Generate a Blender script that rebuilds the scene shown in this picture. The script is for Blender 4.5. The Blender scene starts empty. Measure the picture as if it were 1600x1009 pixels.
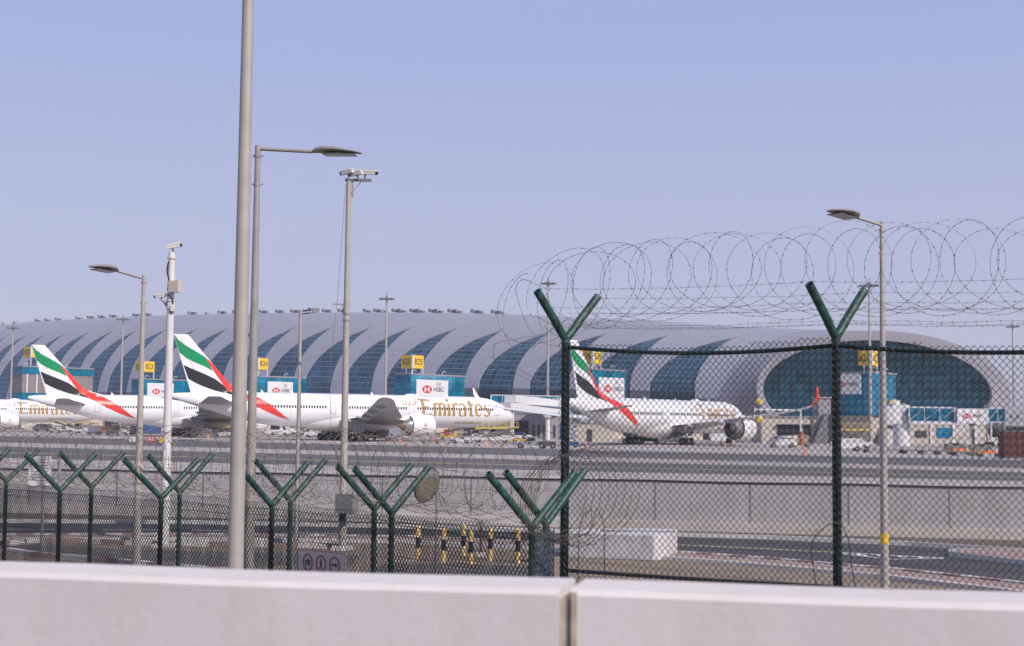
import bpy, bmesh, math, random
from math import sin, cos, pi, radians, sqrt, tan, atan2
from mathutils import Vector, Matrix
random.seed(7)
SC = bpy.context.scene
COL = SC.collection

# ------------------------------------------------------------------ camera
FPX, HC, PITCH, ROLL = 2222.0, 3.7, math.atan(155.5/2222.0), 0.0093
Fv = Vector((0, cos(PITCH), sin(PITCH))); Uv = Vector((0, -sin(PITCH), cos(PITCH))); Rv = Vector((1, 0, 0))
cX = Rv*cos(ROLL)+Uv*sin(ROLL); cY = Uv*cos(ROLL)-Rv*sin(ROLL); cZ = -Fv
cam = bpy.data.cameras.new('camera'); camo = bpy.data.objects.new('camera', cam); COL.objects.link(camo)
cam.lens = 50.0; cam.sensor_width = 36.0; cam.clip_start = 0.1; cam.clip_end = 12000
m = Matrix((cX, cY, cZ)).transposed().to_4x4(); m.translation = (0, 0, HC); camo.matrix_world = m
cam.dof.use_dof = True; cam.dof.focus_distance = 45.0; cam.dof.aperture_fstop = 5.6
SC.camera = camo

# ------------------------------------------------------------------ light
HAZE = 0.00018
SKY0 = (5.2, 5.0, 6.4, 1); SKY1 = (4.55, 4.75, 6.9, 1); SKY2 = (3.65, 4.35, 7.2, 1); SKY3 = (2.6, 3.0, 4.6, 1)
SUN = Vector((0.53, -0.56, 0.64)).normalized()
w = bpy.data.worlds.new('World'); SC.world = w; w.use_nodes = True
nt = w.node_tree; bg = nt.nodes['Background']
sky = nt.nodes.new('ShaderNodeTexSky'); sky.sky_type = 'NISHITA'; sky.sun_disc = False
sky.sun_elevation = math.asin(SUN.z); sky.sun_rotation = atan2(SUN.x, SUN.y)
sky.altitude = 10; sky.air_density = 1.0; sky.dust_density = 1.0; sky.ozone_density = 1.5
geo = nt.nodes.new('ShaderNodeTexCoord'); sx = nt.nodes.new('ShaderNodeSeparateXYZ'); nt.links.new(geo.outputs['Generated'], sx.inputs[0])
rp = nt.nodes.new('ShaderNodeValToRGB'); nt.links.new(sx.outputs['Z'], rp.inputs[0]); rp.color_ramp.interpolation = 'EASE'
E_ = rp.color_ramp.elements; E_[0].position = 0.0; E_[0].color = SKY0; E_[1].position = 0.13; E_[1].color = SKY1
e_ = E_.new(0.30); e_.color = SKY2; e_ = E_.new(0.8); e_.color = SKY3
tint = nt.nodes.new('ShaderNodeMix'); tint.data_type = 'RGBA'; tint.blend_type = 'MIX'; tint.inputs['Factor'].default_value = 0.85
nt.links.new(sky.outputs[0], tint.inputs[6]); nt.links.new(rp.outputs[0], tint.inputs[7])
nt.links.new(tint.outputs[2], bg.inputs['Color']); bg.inputs['Strength'].default_value = 0.1
sl = bpy.data.lights.new('sun', 'SUN'); sl.energy = 3.7; sl.angle = radians(0.6); sl.color = (1.0, 0.92, 0.83)
so = bpy.data.objects.new('sun', sl); COL.objects.link(so)
so.rotation_euler = SUN.to_track_quat('Z', 'Y').to_euler(); so.location = (0, -20, 60)
vs = SC.view_settings; vs.view_transform = 'Standard'; vs.look = 'None'; vs.exposure = 0.12; vs.gamma = 1.0
SC.cycles.max_bounces = 6; SC.cycles.transparent_max_bounces = 8
SC.cycles.volume_bounces = 0

# ------------------------------------------------------------------ helpers
def ray(px, py):
    x, y = px-800.0, 504.5-py
    d = Fv + (cX*x + cY*y)/FPX
    return d/d.y
def P(px, py, Y):            # point of the place seen at this spot, Y metres ahead
    d = ray(px, py); return Vector((d.x*Y, Y, HC+d.z*Y))
def G(px, py, z=0.0):        # the same on the level z
    d = ray(px, py); t = (z-HC)/d.z
    return Vector((d.x*t, t, z))

def lin(c):
    return tuple(((v/255)/12.92 if v/255 <= 0.04045 else (((v/255)+0.055)/1.055)**2.4) for v in c)
MATS = {}
def mat(name, col, rough=0.6, metal=0.0, var=0.0, scale=1.0, bump=0.0, bscale=None, col2=None, spec=None, coat=0.0, detail=4):
    if name in MATS: return MATS[name]
    m = bpy.data.materials.new(name); m.use_nodes = True; n = m.node_tree; b = n.nodes['Principled BSDF']
    if len(col) == 3: col = (*col, 1)
    b.inputs['Base Color'].default_value = col; b.inputs['Roughness'].default_value = rough; b.inputs['Metallic'].default_value = metal
    if spec is not None: b.inputs['Specular IOR Level'].default_value = spec
    if coat: b.inputs['Coat Weight'].default_value = coat
    tc = n.nodes.new('ShaderNodeTexCoord')
    if var > 0 or col2:
        ns = n.nodes.new('ShaderNodeTexNoise'); ns.inputs['Scale'].default_value = scale; ns.inputs['Detail'].default_value = detail
        ns.inputs['Roughness'].default_value = 0.65
        n.links.new(tc.outputs['Object'], ns.inputs['Vector'])
        rp = n.nodes.new('ShaderNodeValToRGB'); rp.color_ramp.elements[0].position = 0.32; rp.color_ramp.elements[1].position = 0.68
        a = tuple(max(0, c*(1-var)) for c in col[:3]); c2 = tuple(min(1, c*(1+var)) for c in (col2 or col)[:3])
        rp.color_ramp.elements[0].color = (*a, 1); rp.color_ramp.elements[1].color = (*c2, 1)
        n.links.new(ns.outputs[0], rp.inputs[0]); n.links.new(rp.outputs[0], b.inputs['Base Color'])
    if bump > 0:
        nb = n.nodes.new('ShaderNodeTexNoise'); nb.inputs['Scale'].default_value = bscale or scale*8; nb.inputs['Detail'].default_value = 5
        n.links.new(tc.outputs['Object'], nb.inputs['Vector'])
        bp = n.nodes.new('ShaderNodeBump'); bp.inputs['Strength'].default_value = bump; bp.inputs['Distance'].default_value = 0.02
        n.links.new(nb.outputs[0], bp.inputs['Height']); n.links.new(bp.outputs[0], b.inputs['Normal'])
    MATS[name] = m; return m

def stained(m, dark, sc, thr):
    n = m.node_tree; b = n.nodes['Principled BSDF']; src = b.inputs['Base Color'].links[0].from_socket
    tc = n.nodes.new('ShaderNodeTexCoord'); mp = n.nodes.new('ShaderNodeMapping'); mp.inputs['Scale'].default_value = sc; n.links.new(tc.outputs['Object'], mp.inputs[0])
    ns = n.nodes.new('ShaderNodeTexNoise'); ns.inputs['Scale'].default_value = 1.0; ns.inputs['Detail'].default_value = 7; ns.inputs['Roughness'].default_value = .7; n.links.new(mp.outputs[0], ns.inputs['Vector'])
    rp = n.nodes.new('ShaderNodeValToRGB'); rp.color_ramp.elements[0].position = thr-.12; rp.color_ramp.elements[0].color = (1, 1, 1, 1); rp.color_ramp.elements[1].position = thr+.15; rp.color_ramp.elements[1].color = (dark, dark*.97, dark*.93, 1)
    n.links.new(ns.outputs[0], rp.inputs[0]); mx = n.nodes.new('ShaderNodeMix'); mx.data_type = 'RGBA'; mx.blend_type = 'MULTIPLY'; mx.inputs['Factor'].default_value = 1
    n.links.new(src, mx.inputs[6]); n.links.new(rp.outputs[0], mx.inputs[7]); n.links.new(mx.outputs[2], b.inputs['Base Color']); return m
class MB:
    def __init__(s): s.v = []; s.f = []; s.mi = []; s.uv = None
    def add(s, vs, fs, mi=0):
        o = len(s.v); s.v += [tuple(p) for p in vs]; s.f += [tuple(i+o for i in f) for f in fs]; s.mi += [mi]*len(fs); return s
    def box(s, c, d, rz=0, mi=0, M=None):
        x, y, z = d[0]/2, d[1]/2, d[2]/2
        vs = [Vector((sx*x, sy*y, sz*z)) for sx in (-1, 1) for sy in (-1, 1) for sz in (-1, 1)]
        R = M or Matrix.Rotation(rz, 3, 'Z')
        vs = [R @ p + Vector(c) for p in vs]
        return s.add(vs, [(0,1,3,2),(4,6,7,5),(0,4,5,1),(2,3,7,6),(0,2,6,4),(1,5,7,3)], mi)
    def tube(s, pts, r, n=8, mi=0, caps=True, closed=False):
        pts = [Vector(p) for p in pts]; k = len(pts)
        rs = r if isinstance(r, (list, tuple)) else [r]*k
        vs = []; up = None
        for i, p in enumerate(pts):
            t = (pts[(i+1) % k]-pts[i-1]) if closed else (pts[min(i+1, k-1)]-pts[max(i-1, 0)])
            if t.length < 1e-9: t = Vector((0, 0, 1))
            t.normalize()
            if up is None:
                up = Vector((0, 0, 1)) if abs(t.z) < 0.9 else Vector((1, 0, 0))
            a = (up - t*up.dot(t))
            if a.length < 1e-4: a = t.orthogonal()
            a.normalize(); up = a; b = t.cross(a)
            for j in range(n):
                q = 2*pi*j/n; vs.append(p + (a*cos(q)+b*sin(q))*rs[i])
        fs = []
        for i in range(k if closed else k-1):
            i2 = (i+1) % k
            for j in range(n):
                j2 = (j+1) % n; fs.append((i*n+j, i*n+j2, i2*n+j2, i2*n+j))
        if caps and not closed: fs.append(tuple(range(n))[::-1]); fs.append(tuple((k-1)*n+j for j in range(n)))
        return s.add(vs, fs, mi)
    def cyl(s, c, r, h, n=16, mi=0, r2=None, axis='z'):
        c = Vector(c); a = {'z': Vector((0,0,1)), 'x': Vector((1,0,0)), 'y': Vector((0,1,0))}[axis]
        return s.tube([c-a*h/2, c+a*h/2], [r, r if r2 is None else r2], n, mi)
    def loft(s, rings, mi=0, caps=True, closed=True):
        n = len(rings[0]); vs = [p for r in rings for p in r]; fs = []
        for i in range(len(rings)-1):
            for j in range(n if closed else n-1):
                j2 = (j+1) % n; fs.append((i*n+j, i*n+j2, (i+1)*n+j2, (i+1)*n+j))
        if caps: fs.append(tuple(range(n))[::-1]); fs.append(tuple((len(rings)-1)*n+j for j in range(n)))
        return s.add(vs, fs, mi)
    def prism(s, poly, h0, h1, fn=None, mi=0):
        # poly: 2D points; extruded from h0 to h1; fn maps (a,b,h) -> point
        fn = fn or (lambda a, b, h: (a, b, h)); n = len(poly)
        vs = [fn(a, b, h0) for a, b in poly]+[fn(a, b, h1) for a, b in poly]
        fs = [tuple(range(n))[::-1], tuple(range(n, 2*n))]+[(i, (i+1) % n, n+(i+1) % n, n+i) for i in range(n)]
        return s.add(vs, fs, mi)
    def build(s, name, mats, parent=None, smooth=False, angle=40, loc=None):
        me = bpy.data.meshes.new(name); me.from_pydata(s.v, [], s.f)
        if not isinstance(mats, (list, tuple)): mats = [mats]
        for mm in mats: me.materials.append(mm)
        if len(mats) > 1: me.polygons.foreach_set('material_index', s.mi)
        bm = bmesh.new(); bm.from_mesh(me); bmesh.ops.recalc_face_normals(bm, faces=bm.faces); bm.to_mesh(me); bm.free()
        if smooth:
            me.polygons.foreach_set('use_smooth', [True]*len(me.polygons))
            try: me.set_sharp_from_angle(angle=radians(angle))
            except Exception: pass
        o = bpy.data.objects.new(name, me); COL.objects.link(o)
        if parent: o.parent = parent
        if loc is not None: o.location = loc
        return o

def tag(o, label=None, cat=None, group=None, kind=None):
    if label: o['label'] = label
    if cat: o['category'] = cat
    if group: o['group'] = group
    if kind: o['kind'] = kind
    return o
def thing(name, label, cat, loc=(0,0,0), rz=0.0, group=None):
    o = bpy.data.objects.new(name, None); COL.objects.link(o); o.empty_display_size = 0.3
    o.location = loc; o.rotation_euler = (0, 0, rz); return tag(o, label, cat, group)
def kids(o): return [c for c in bpy.data.objects if c.parent == o]
def copy_tree(o, loc, rz=0.0, label=None, group=None):
    def rec(a, par):
        c = a.copy(); COL.objects.link(c); c.parent = par
        for ch in children_of[a.name]: rec(ch, c)
        return c
    children_of = {}
    for b in bpy.data.objects: children_of.setdefault(b.name, [])
    for b in bpy.data.objects:
        if b.parent: children_of[b.parent.name].append(b)
    r = rec(o, None); r.location = loc; r.rotation_euler = (0, 0, rz)
    if label: r['label'] = label
    if group: r['group'] = group
    return r

def text_mesh(s, size=1.0, bold=0.0, xs=1.0, align='CENTER'):
    cu = bpy.data.curves.new('t', 'FONT'); cu.body = s; cu.size = size; cu.align_x = align; cu.align_y = 'CENTER'
    cu.offset = bold; cu.resolution_u = 3
    o = bpy.data.objects.new('t', cu); COL.objects.link(o); bpy.context.view_layer.update()
    dg = bpy.context.evaluated_depsgraph_get(); me = bpy.data.meshes.new_from_object(o.evaluated_get(dg))
    vs = [(v.co.x*xs, v.co.y) for v in me.vertices]; fs = [tuple(p.vertices) for p in me.polygons]
    bpy.data.objects.remove(o); bpy.data.curves.remove(cu); bpy.data.meshes.remove(me)
    return vs, fs
def plane_frame(o, a, b, off=0.0):
    n = Vector(a).cross(Vector(b)).normalized()
    return lambda x, y: Vector(o)+Vector(a)*x+Vector(b)*y+n*off
def stroke(pts, ws):
    # thick polyline -> list of quads in 2D
    qs = []; L = []; Rr = []
    for i, p in enumerate(pts):
        a = pts[max(0, i-1)]; b = pts[min(len(pts)-1, i+1)]
        dx, dy = b[0]-a[0], b[1]-a[1]; l = max(1e-6, sqrt(dx*dx+dy*dy)); nx, ny = -dy/l, dx/l
        ww = ws[i] if isinstance(ws, (list, tuple)) else ws
        L.append((p[0]+nx*ww/2, p[1]+ny*ww/2)); Rr.append((p[0]-nx*ww/2, p[1]-ny*ww/2))
    for i in range(len(pts)-1): qs.append([Rr[i], Rr[i+1], L[i+1], L[i]])
    return qs
def arc(cx, cy, rx, ry, a0, a1, n=10):
    return [(cx+rx*cos(radians(a0+(a1-a0)*i/n)), cy+ry*sin(radians(a0+(a1-a0)*i/n))) for i in range(n+1)]

def interp(x, tab):
    if x <= tab[0][0]: return tab[0][1]
    for (x0, y0), (x1, y1) in zip(tab, tab[1:]):
        if x <= x1: return y0+(y1-y0)*(x-x0)/(x1-x0)
    return tab[-1][1]
def sinterp(x, tab):
    # smooth (catmull-rom) interpolation
    n = len(tab)
    if x <= tab[0][0]: return tab[0][1]
    if x >= tab[-1][0]: return tab[-1][1]
    for i in range(n-1):
        if x <= tab[i+1][0]:
            x0, y0 = tab[i]; x1, y1 = tab[i+1]
            m0 = (y1-tab[i-1][1])/(x1-tab[i-1][0]) if i > 0 else (y1-y0)/(x1-x0)
            m1 = (tab[i+2][1]-y0)/(tab[i+2][0]-x0) if i+2 < n else (y1-y0)/(x1-x0)
            h = x1-x0; t = (x-x0)/h
            return (2*t**3-3*t*t+1)*y0+(t**3-2*t*t+t)*h*m0+(-2*t**3+3*t*t)*y1+(t**3-t*t)*h*m1

# ------------------------------------------------------------------ materials
M_white = mat('aircraft_white', (0.80, 0.79, 0.81), 0.28, var=0.03, scale=0.15, coat=0.3)
def seamed(m):
    n = m.node_tree; b = n.nodes['Principled BSDF']; src = b.inputs['Base Color'].links[0].from_socket; tc = n.nodes.new('ShaderNodeTexCoord'); sp = n.nodes.new('ShaderNodeSeparateXYZ'); n.links.new(tc.outputs['Object'], sp.inputs[0])
    outs = []
    for k, per, wd in ((0, 5.2, .055), (2, 1.9, .035)):
        md = n.nodes.new('ShaderNodeMath'); md.operation = 'PINGPONG'; md.inputs[1].default_value = per; n.links.new(sp.outputs[k], md.inputs[0]); lt = n.nodes.new('ShaderNodeMath'); lt.operation = 'LESS_THAN'; lt.inputs[1].default_value = wd; n.links.new(md.outputs[0], lt.inputs[0]); outs.append(lt)
    mxx = n.nodes.new('ShaderNodeMath'); mxx.operation = 'MAXIMUM'; n.links.new(outs[0].outputs[0], mxx.inputs[0]); n.links.new(outs[1].outputs[0], mxx.inputs[1])
    mx = n.nodes.new('ShaderNodeMix'); mx.data_type = 'RGBA'; mx.blend_type = 'MULTIPLY'; n.links.new(mxx.outputs[0], mx.inputs['Factor']); n.links.new(src, mx.inputs[6]); mx.inputs[7].default_value = (.80, .80, .82, 1); n.links.new(mx.outputs[2], b.inputs['Base Color']); return m
M_white = seamed(M_white)
M_wing = mat('wing_grey', (0.36, 0.36, 0.38), 0.4, var=0.06, scale=0.3)
M_green = mat('flag_green', (0.0, 0.26, 0.09), 0.35)
M_black = mat('flag_black', (0.02, 0.02, 0.025), 0.35)
M_red = mat('flag_red', (0.75, 0.045, 0.03), 0.35)
M_gold = mat('gold_letter', (0.42, 0.25, 0.09), 0.4)
M_darkglass = mat('window_dark', (0.02, 0.025, 0.035), 0.15)
M_metal = mat('bare_metal', (0.55, 0.54, 0.53), 0.28, metal=0.9)
M_burnt = mat('burnt_metal', (0.22, 0.14, 0.09), 0.45, metal=0.6)
M_tyre = mat('tyre_rubber', (0.025, 0.025, 0.027), 0.85)
M_line = mat('seam_grey', (0.30, 0.29, 0.32), 0.5)
M_concrete = mat('apron_concrete', (0.38, 0.335, 0.325), 0.9, var=0.10, scale=0.05, bump=0.1, bscale=2)
M_asphalt = mat('asphalt', (0.105, 0.10, 0.107), 0.9, var=0.14, scale=0.12, bump=0.15, bscale=8)
M_road = mat('road_asphalt', (0.06, 0.058, 0.066), 0.9, var=0.15, scale=0.3, bump=0.2, bscale=20)
M_sand = mat('sandy_ground', (0.235, 0.18, 0.138), 0.95, var=0.22, scale=1.3, bump=0.5, bscale=9, detail=8)
M_oldroad = mat('dusty_asphalt', (0.125, 0.112, 0.105), 0.95, var=0.25, scale=0.9)
M_pave = mat('pale_paving', (0.33, 0.29, 0.27), 0.9, var=0.12, scale=0.8)
M_redpave = mat('red_paving', (0.34, 0.235, 0.215), 0.85, var=0.12, scale=2)
M_kerbw = mat('kerb_white', (0.6, 0.57, 0.55), 0.8, var=0.1, scale=3)
M_mark = mat('road_white', (0.70, 0.69, 0.70), 0.7, var=0.1, scale=3)
M_marky = mat('road_yellow', (0.62, 0.50, 0.2), 0.7)
M_wall = stained(mat('perimeter_concrete', (0.45, 0.42, 0.43), 0.85, var=0.10, scale=0.35, bump=0.15, bscale=6), .84, (2.2, 2.2, .6), .54)
M_wall2 = mat('perimeter_concrete_light', (0.52, 0.47, 0.44), 0.85, var=0.08, scale=0.7)
M_barrier = stained(mat('barrier_concrete', (0.66, 0.605, 0.605), 0.8, var=0.03, scale=1.7, bump=0.06, bscale=40), .93, (6, 6, 3.2), .60)
M_joint = mat('joint_sealant', (0.46, 0.38, 0.31), 0.9, var=0.2, scale=20)
M_fgreen = mat('fence_green', (0.008, 0.040, 0.034), 0.5, var=0.5, scale=11, col2=(0.020, 0.075, 0.062), bump=0.1, bscale=30)
M_fdark = mat('fence_green_dark', (0.005, 0.016, 0.015), 0.5, var=0.5, scale=11, col2=(0.010, 0.030, 0.027), bump=0.1, bscale=30)
M_mesh = mat('mesh_wire', (0.018, 0.022, 0.026), 0.6)
M_mesh2 = mat('mesh_wire_green', (0.026, 0.040, 0.040), 0.6)
M_barb = mat('barbed_steel', (0.13, 0.115, 0.11), 0.55, metal=0.3, var=0.3, scale=5)
M_coil = mat('razor_steel', (0.16, 0.128, 0.108), 0.55, metal=0.25, var=0.45, scale=3)
M_pole = mat('galvanised_pole', (0.40, 0.365, 0.34), 0.6, metal=0.1, var=0.10, scale=2.0)
M_pole2 = mat('galvanised_pole_dull', (0.32, 0.30, 0.285), 0.6, metal=0.1, var=0.15, scale=3.0)
M_polew = mat('white_pole', (0.66, 0.63, 0.63), 0.55, var=0.07, scale=2)
M_lamp = mat('lamp_housing', (0.27, 0.26, 0.25), 0.5, var=0.1, scale=4)
M_lens = mat('lamp_lens', (0.10, 0.10, 0.095), 0.2)
M_camw = mat('camera_housing', (0.62, 0.60, 0.58), 0.45)
M_blackp = mat('black_plastic', (0.02, 0.02, 0.022), 0.5)
M_yellow = mat('bollard_yellow', (0.80, 0.55, 0.20), 0.55, var=0.06, scale=6)
M_sign = mat('sign_yellow', (0.80, 0.52, 0.02), 0.5, var=0.05, scale=0.5)
M_panel = mat('advert_white', (0.72, 0.71, 0.74), 0.5)
M_logo = mat('logo_red', (0.62, 0.03, 0.03), 0.5)
M_dark = mat('letter_dark', (0.03, 0.03, 0.035), 0.6)
M_steelw = mat('painted_white_steel', (0.66, 0.65, 0.67), 0.5, var=0.04, scale=1)
M_cream = mat('cream_wall', (0.52, 0.46, 0.41), 0.85, var=0.07, scale=0.3)
M_grey = mat('grey_wall', (0.30, 0.29, 0.32), 0.8, var=0.08, scale=0.3)
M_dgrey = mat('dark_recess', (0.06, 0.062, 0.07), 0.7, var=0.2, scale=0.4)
M_vyel = mat('vehicle_yellow', (0.62, 0.48, 0.10), 0.5)
M_vwhite = mat('vehicle_white', (0.66, 0.66, 0.66), 0.4)
M_vsilver = mat('vehicle_silver', (0.36, 0.38, 0.42), 0.35, metal=0.3)
M_vorange = mat('cone_orange', (0.80, 0.20, 0.07), 0.5)
M_vred = mat('vehicle_red', (0.35, 0.05, 0.04), 0.5)
M_maroon = mat('maroon_paint', (0.10, 0.025, 0.028), 0.6, var=0.2, scale=2)
M_vblue = mat('vehicle_blue', (0.03, 0.10, 0.30), 0.5)
M_vteal = mat('vehicle_teal', (0.05, 0.28, 0.24), 0.5)
M_vgrey = mat('equipment_grey', (0.18, 0.18, 0.19), 0.6, var=0.2, scale=2)

def grid_mat(name, base, line, sx, sy, wx, wy, rough=0.2, metal=0.0, var=0.25, nscale=0.05, spec=0.5, base2=None):
    m = bpy.data.materials.new(name); m.use_nodes = True; n = m.node_tree; b = n.nodes['Principled BSDF']
    uv = n.nodes.new('ShaderNodeUVMap'); sp = n.nodes.new('ShaderNodeSeparateXYZ'); n.links.new(uv.outputs[0], sp.inputs[0])
    def lines(out, period, width):
        a = n.nodes.new('ShaderNodeMath'); a.operation = 'MODULO'; a.inputs[1].default_value = period; n.links.new(out, a.inputs[0])
        ab = n.nodes.new('ShaderNodeMath'); ab.operation = 'ABSOLUTE'; n.links.new(a.outputs[0], ab.inputs[0])
        l = n.nodes.new('ShaderNodeMath'); l.operation = 'LESS_THAN'; l.inputs[1].default_value = width; n.links.new(ab.outputs[0], l.inputs[0]); return l
    la = lines(sp.outputs[0], sx, wx); lb = lines(sp.outputs[1], sy, wy)
    mx = n.nodes.new('ShaderNodeMath'); mx.operation = 'MAXIMUM'; n.links.new(la.outputs[0], mx.inputs[0]); n.links.new(lb.outputs[0], mx.inputs[1])
    ns = n.nodes.new('ShaderNodeTexNoise'); ns.inputs['Scale'].default_value = nscale; ns.inputs['Detail'].default_value = 3
    n.links.new(uv.outputs[0], ns.inputs['Vector'])
    # per-panel variation
    wn = n.nodes.new('ShaderNodeTexWhiteNoise'); wn.noise_dimensions = '2D'
    sn = n.nodes.new('ShaderNodeVectorMath'); sn.operation = 'SNAP'; sn.inputs[1].default_value = (sx, sy, 1); n.links.new(uv.outputs[0], sn.inputs[0]); n.links.new(sn.outputs[0], wn.inputs['Vector'])
    av = n.nodes.new('ShaderNodeMath'); av.operation = 'MULTIPLY_ADD'; av.inputs[1].default_value = 0.35; n.links.new(wn.outputs[0], av.inputs[0]); n.links.new(ns.outputs[0], av.inputs[2])
    rp = n.nodes.new('ShaderNodeValToRGB'); rp.color_ramp.elements[0].position = 0.35; rp.color_ramp.elements[1].position = 0.95
    b2 = base2 or base
    rp.color_ramp.elements[0].color = (*[c*(1-var) for c in base], 1); rp.color_ramp.elements[1].color = (*[min(1, c*(1+var)) for c in b2], 1)
    n.links.new(av.outputs[0], rp.inputs[0])
    mi = n.nodes.new('ShaderNodeMix'); mi.data_type = 'RGBA'; n.links.new(mx.outputs[0], mi.inputs['Factor']); n.links.new(rp.outputs[0], mi.inputs[6]); mi.inputs[7].default_value = (*line, 1)
    n.links.new(mi.outputs[2], b.inputs['Base Color']); b.inputs['Roughness'].default_value = rough; b.inputs['Metallic'].default_value = metal
    b.inputs['Specular IOR Level'].default_value = spec
    MATS[name] = m; return m
M_shell = grid_mat('roof_panels', (0.41, 0.40, 0.46), (0.31, 0.305, 0.35), 2.4, 1.6, 0.12, 0.10, rough=0.5, metal=0.35, var=0.05, nscale=0.03)
M_glass = grid_mat('crescent_glass', (0.022, 0.052, 0.090), (0.20, 0.25, 0.32), 2.0, 1.9, 0.08, 0.17, rough=0.22, metal=0.1, var=0.35, nscale=0.06, base2=(0.034, 0.080, 0.135))
M_glass_low = grid_mat('crescent_glass_low', (0.018, 0.030, 0.048), (0.05, 0.06, 0.08), 4.0, 3.2, 0.12, 0.15, rough=0.3, var=0.4, nscale=0.06)  # darker tone for the lowest part of the crescents
M_shell_low = grid_mat('roof_panels_low', (0.13, 0.12, 0.155), (0.09, 0.085, 0.11), 4.0, 3.2, 0.12, 0.15, rough=0.4, var=0.12, nscale=0.06)  # darker tone for the lowest part of the ribs
M_teal = grid_mat('teal_glass', (0.003, 0.13, 0.23), (0.004, 0.05, 0.08), 2.0, 2.0, 0.10, 0.12, rough=0.15, metal=0.1, var=0.22, nscale=0.3, base2=(0.004, 0.21, 0.36))
M_endglass = grid_mat('end_glass', (0.004, 0.015, 0.026), (0.010, 0.035, 0.05), 3.0, 3.0, 0.12, 0.12, rough=0.12, metal=0.0, var=0.5, nscale=0.06, spec=0.22, base2=(0.006, 0.036, 0.062))
M_rim = grid_mat('rim_panels', (0.29, 0.28, 0.335), (0.20, 0.19, 0.23), 1.1, 50, 0.10, 0.0, rough=0.6, var=0.04, nscale=0.05)
M_beigepanel = grid_mat('beige_panels', (0.25, 0.22, 0.22), (0.14, 0.12, 0.13), 2.5, 1.2, 0.08, 0.08, rough=0.6, var=0.1, nscale=0.2)

def set_uv(o, uvs):     # uvs per vertex
    me = o.data; l = me.uv_layers.new(name='UVMap')
    for lp in me.loops: l.data[lp.index].uv = uvs[lp.vertex_index]
def box_uv(o):
    me = o.data; l = me.uv_layers.new(name='UVMap')
    for p in me.polygons:
        nrm = p.normal
        for li in p.loop_indices:
            c = me.vertices[me.loops[li].vertex_index].co
            if abs(nrm.z) > 0.7: l.data[li].uv = (c.x, c.y)
            else:
                t = Vector((-nrm.y, nrm.x, 0)).normalized(); l.data[li].uv = (c.dot(t)+500, c.z+100)

AP = 0.12      # level of the apron
# ------------------------------------------------------------------ ground, road, apron
def sheet(name, pts, z, m, z2=None):
    mb = MB(); mb.add([(p[0], p[1], z) for p in pts], [tuple(range(len(pts)))])
    return tag(mb.build(name, m), kind='structure')
sheet('ground', [(-4000, -600), (4000, -600), (4000, 9000), (-4000, 9000)], 0.0, M_sand)
def line_at(px0, py0, px1, py1, z):
    a = G(px0, py0, z); b = G(px1, py1, z); return a, b
def extend(a, b, e0, e1):
    d = (b-a).normalized(); return a-d*e0, b+d*e1
def strip(name, e0, e1, z, m, ex=(600, 200), dz=0.004):
    a, b = extend(*line_at(*e0, z), *ex); c, d = extend(*line_at(*e1, z), *ex)
    return sheet(name, [a, b, d, c], z+dz, m)
wl0, wl1 = G(0, 799), G(1600, 843)     # foot of the perimeter wall
wa, wb = extend(wl0, wl1, 60, 60)
wd = (wb-wa).normalized(); wn_ = Vector((-wd.y, wd.x, 0))
# apron slab: starts right behind the perimeter wall, runs to the horizon
mb = MB(); q0, q1 = wa-wd*900+wn_*0.45, wb+wd*900+wn_*0.45
mb.prism([(q0.x, q0.y), (q1.x, q1.y), (q1.x+3500, 9000), (q0.x-3500, 9000)], 0.02, AP)
tag(mb.build('apron', M_concrete), kind='structure')
def band(name, top, bot, m, dz):
    (x0, y0, x1, y1) = top; (u0, v0, u1, v1) = bot
    a, b = extend(*line_at(x0, y0, x1, y1, AP), 400, 75); c, d = extend(*line_at(u0, v0, u1, v1, AP), 400, 75)
    return sheet(name, [a, b, d, c], AP+dz, m)
band('taxiway', (0, 696.5, 1600, 737), (0, 714.5, 1600, 751), M_asphalt, 0.004)
band('taxiway_shoulder', (0, 680.5, 1600, 718.5), (0, 690, 1600, 730.5), M_asphalt, 0.004)
band('taxiway_marking', (0, 705.6, 1600, 744.6), (0, 706.1, 1600, 745.1), M_marky, 0.008)
band('apron_marking', (0, 677.4, 1600, 713.4), (0, 677.9, 1600, 713.9), M_mark, 0.008)

# the service road between wall and fence
top_e = [G(x, y) for x, y in ((-60, 816), (0, 816), (300, 818), (640, 825), (900, 833), (1200, 842), (1420, 852), (1640, 866))]
bot_e = [G(x, y) for x, y in ((-60, 840), (0, 839), (300, 838), (640, 842), (900, 855), (1200, 877), (1420, 896), (1640, 921))]
def poly_strip(name, A, B, z, m, thick=0):
    mb = MB(); n = len(A)
    if thick:
        for i in range(n-1): mb.prism([(A[i].x, A[i].y), (A[i+1].x, A[i+1].y), (B[i+1].x, B[i+1].y), (B[i].x, B[i].y)], z-thick, z)
        return tag(mb.build(name, m), kind='structure')
    vs = [(p.x, p.y, z) for p in A]+[(p.x, p.y, z) for p in B]
    mb.add(vs, [(i, i+1, n+i+1, n+i) for i in range(n-1)]); return tag(mb.build(name, m), kind='structure')
def off(L, d):
    out = []
    for i, p in enumerate(L):
        t = (L[min(i+1, len(L)-1)]-L[max(0, i-1)]).normalized(); out.append(p+Vector((-t.y, t.x, 0))*d)
    return out
def ext2(L, e0, e1):
    a = L[0]-(L[1]-L[0]).normalized()*e0; b = L[-1]+(L[-1]-L[-2]).normalized()*e1
    return [a]+L+[b]
top_e = ext2(top_e, 60, 25); bot_e = ext2(bot_e, 60, 25)
poly_strip('service_road', bot_e, top_e, 0.004, M_road)
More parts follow.
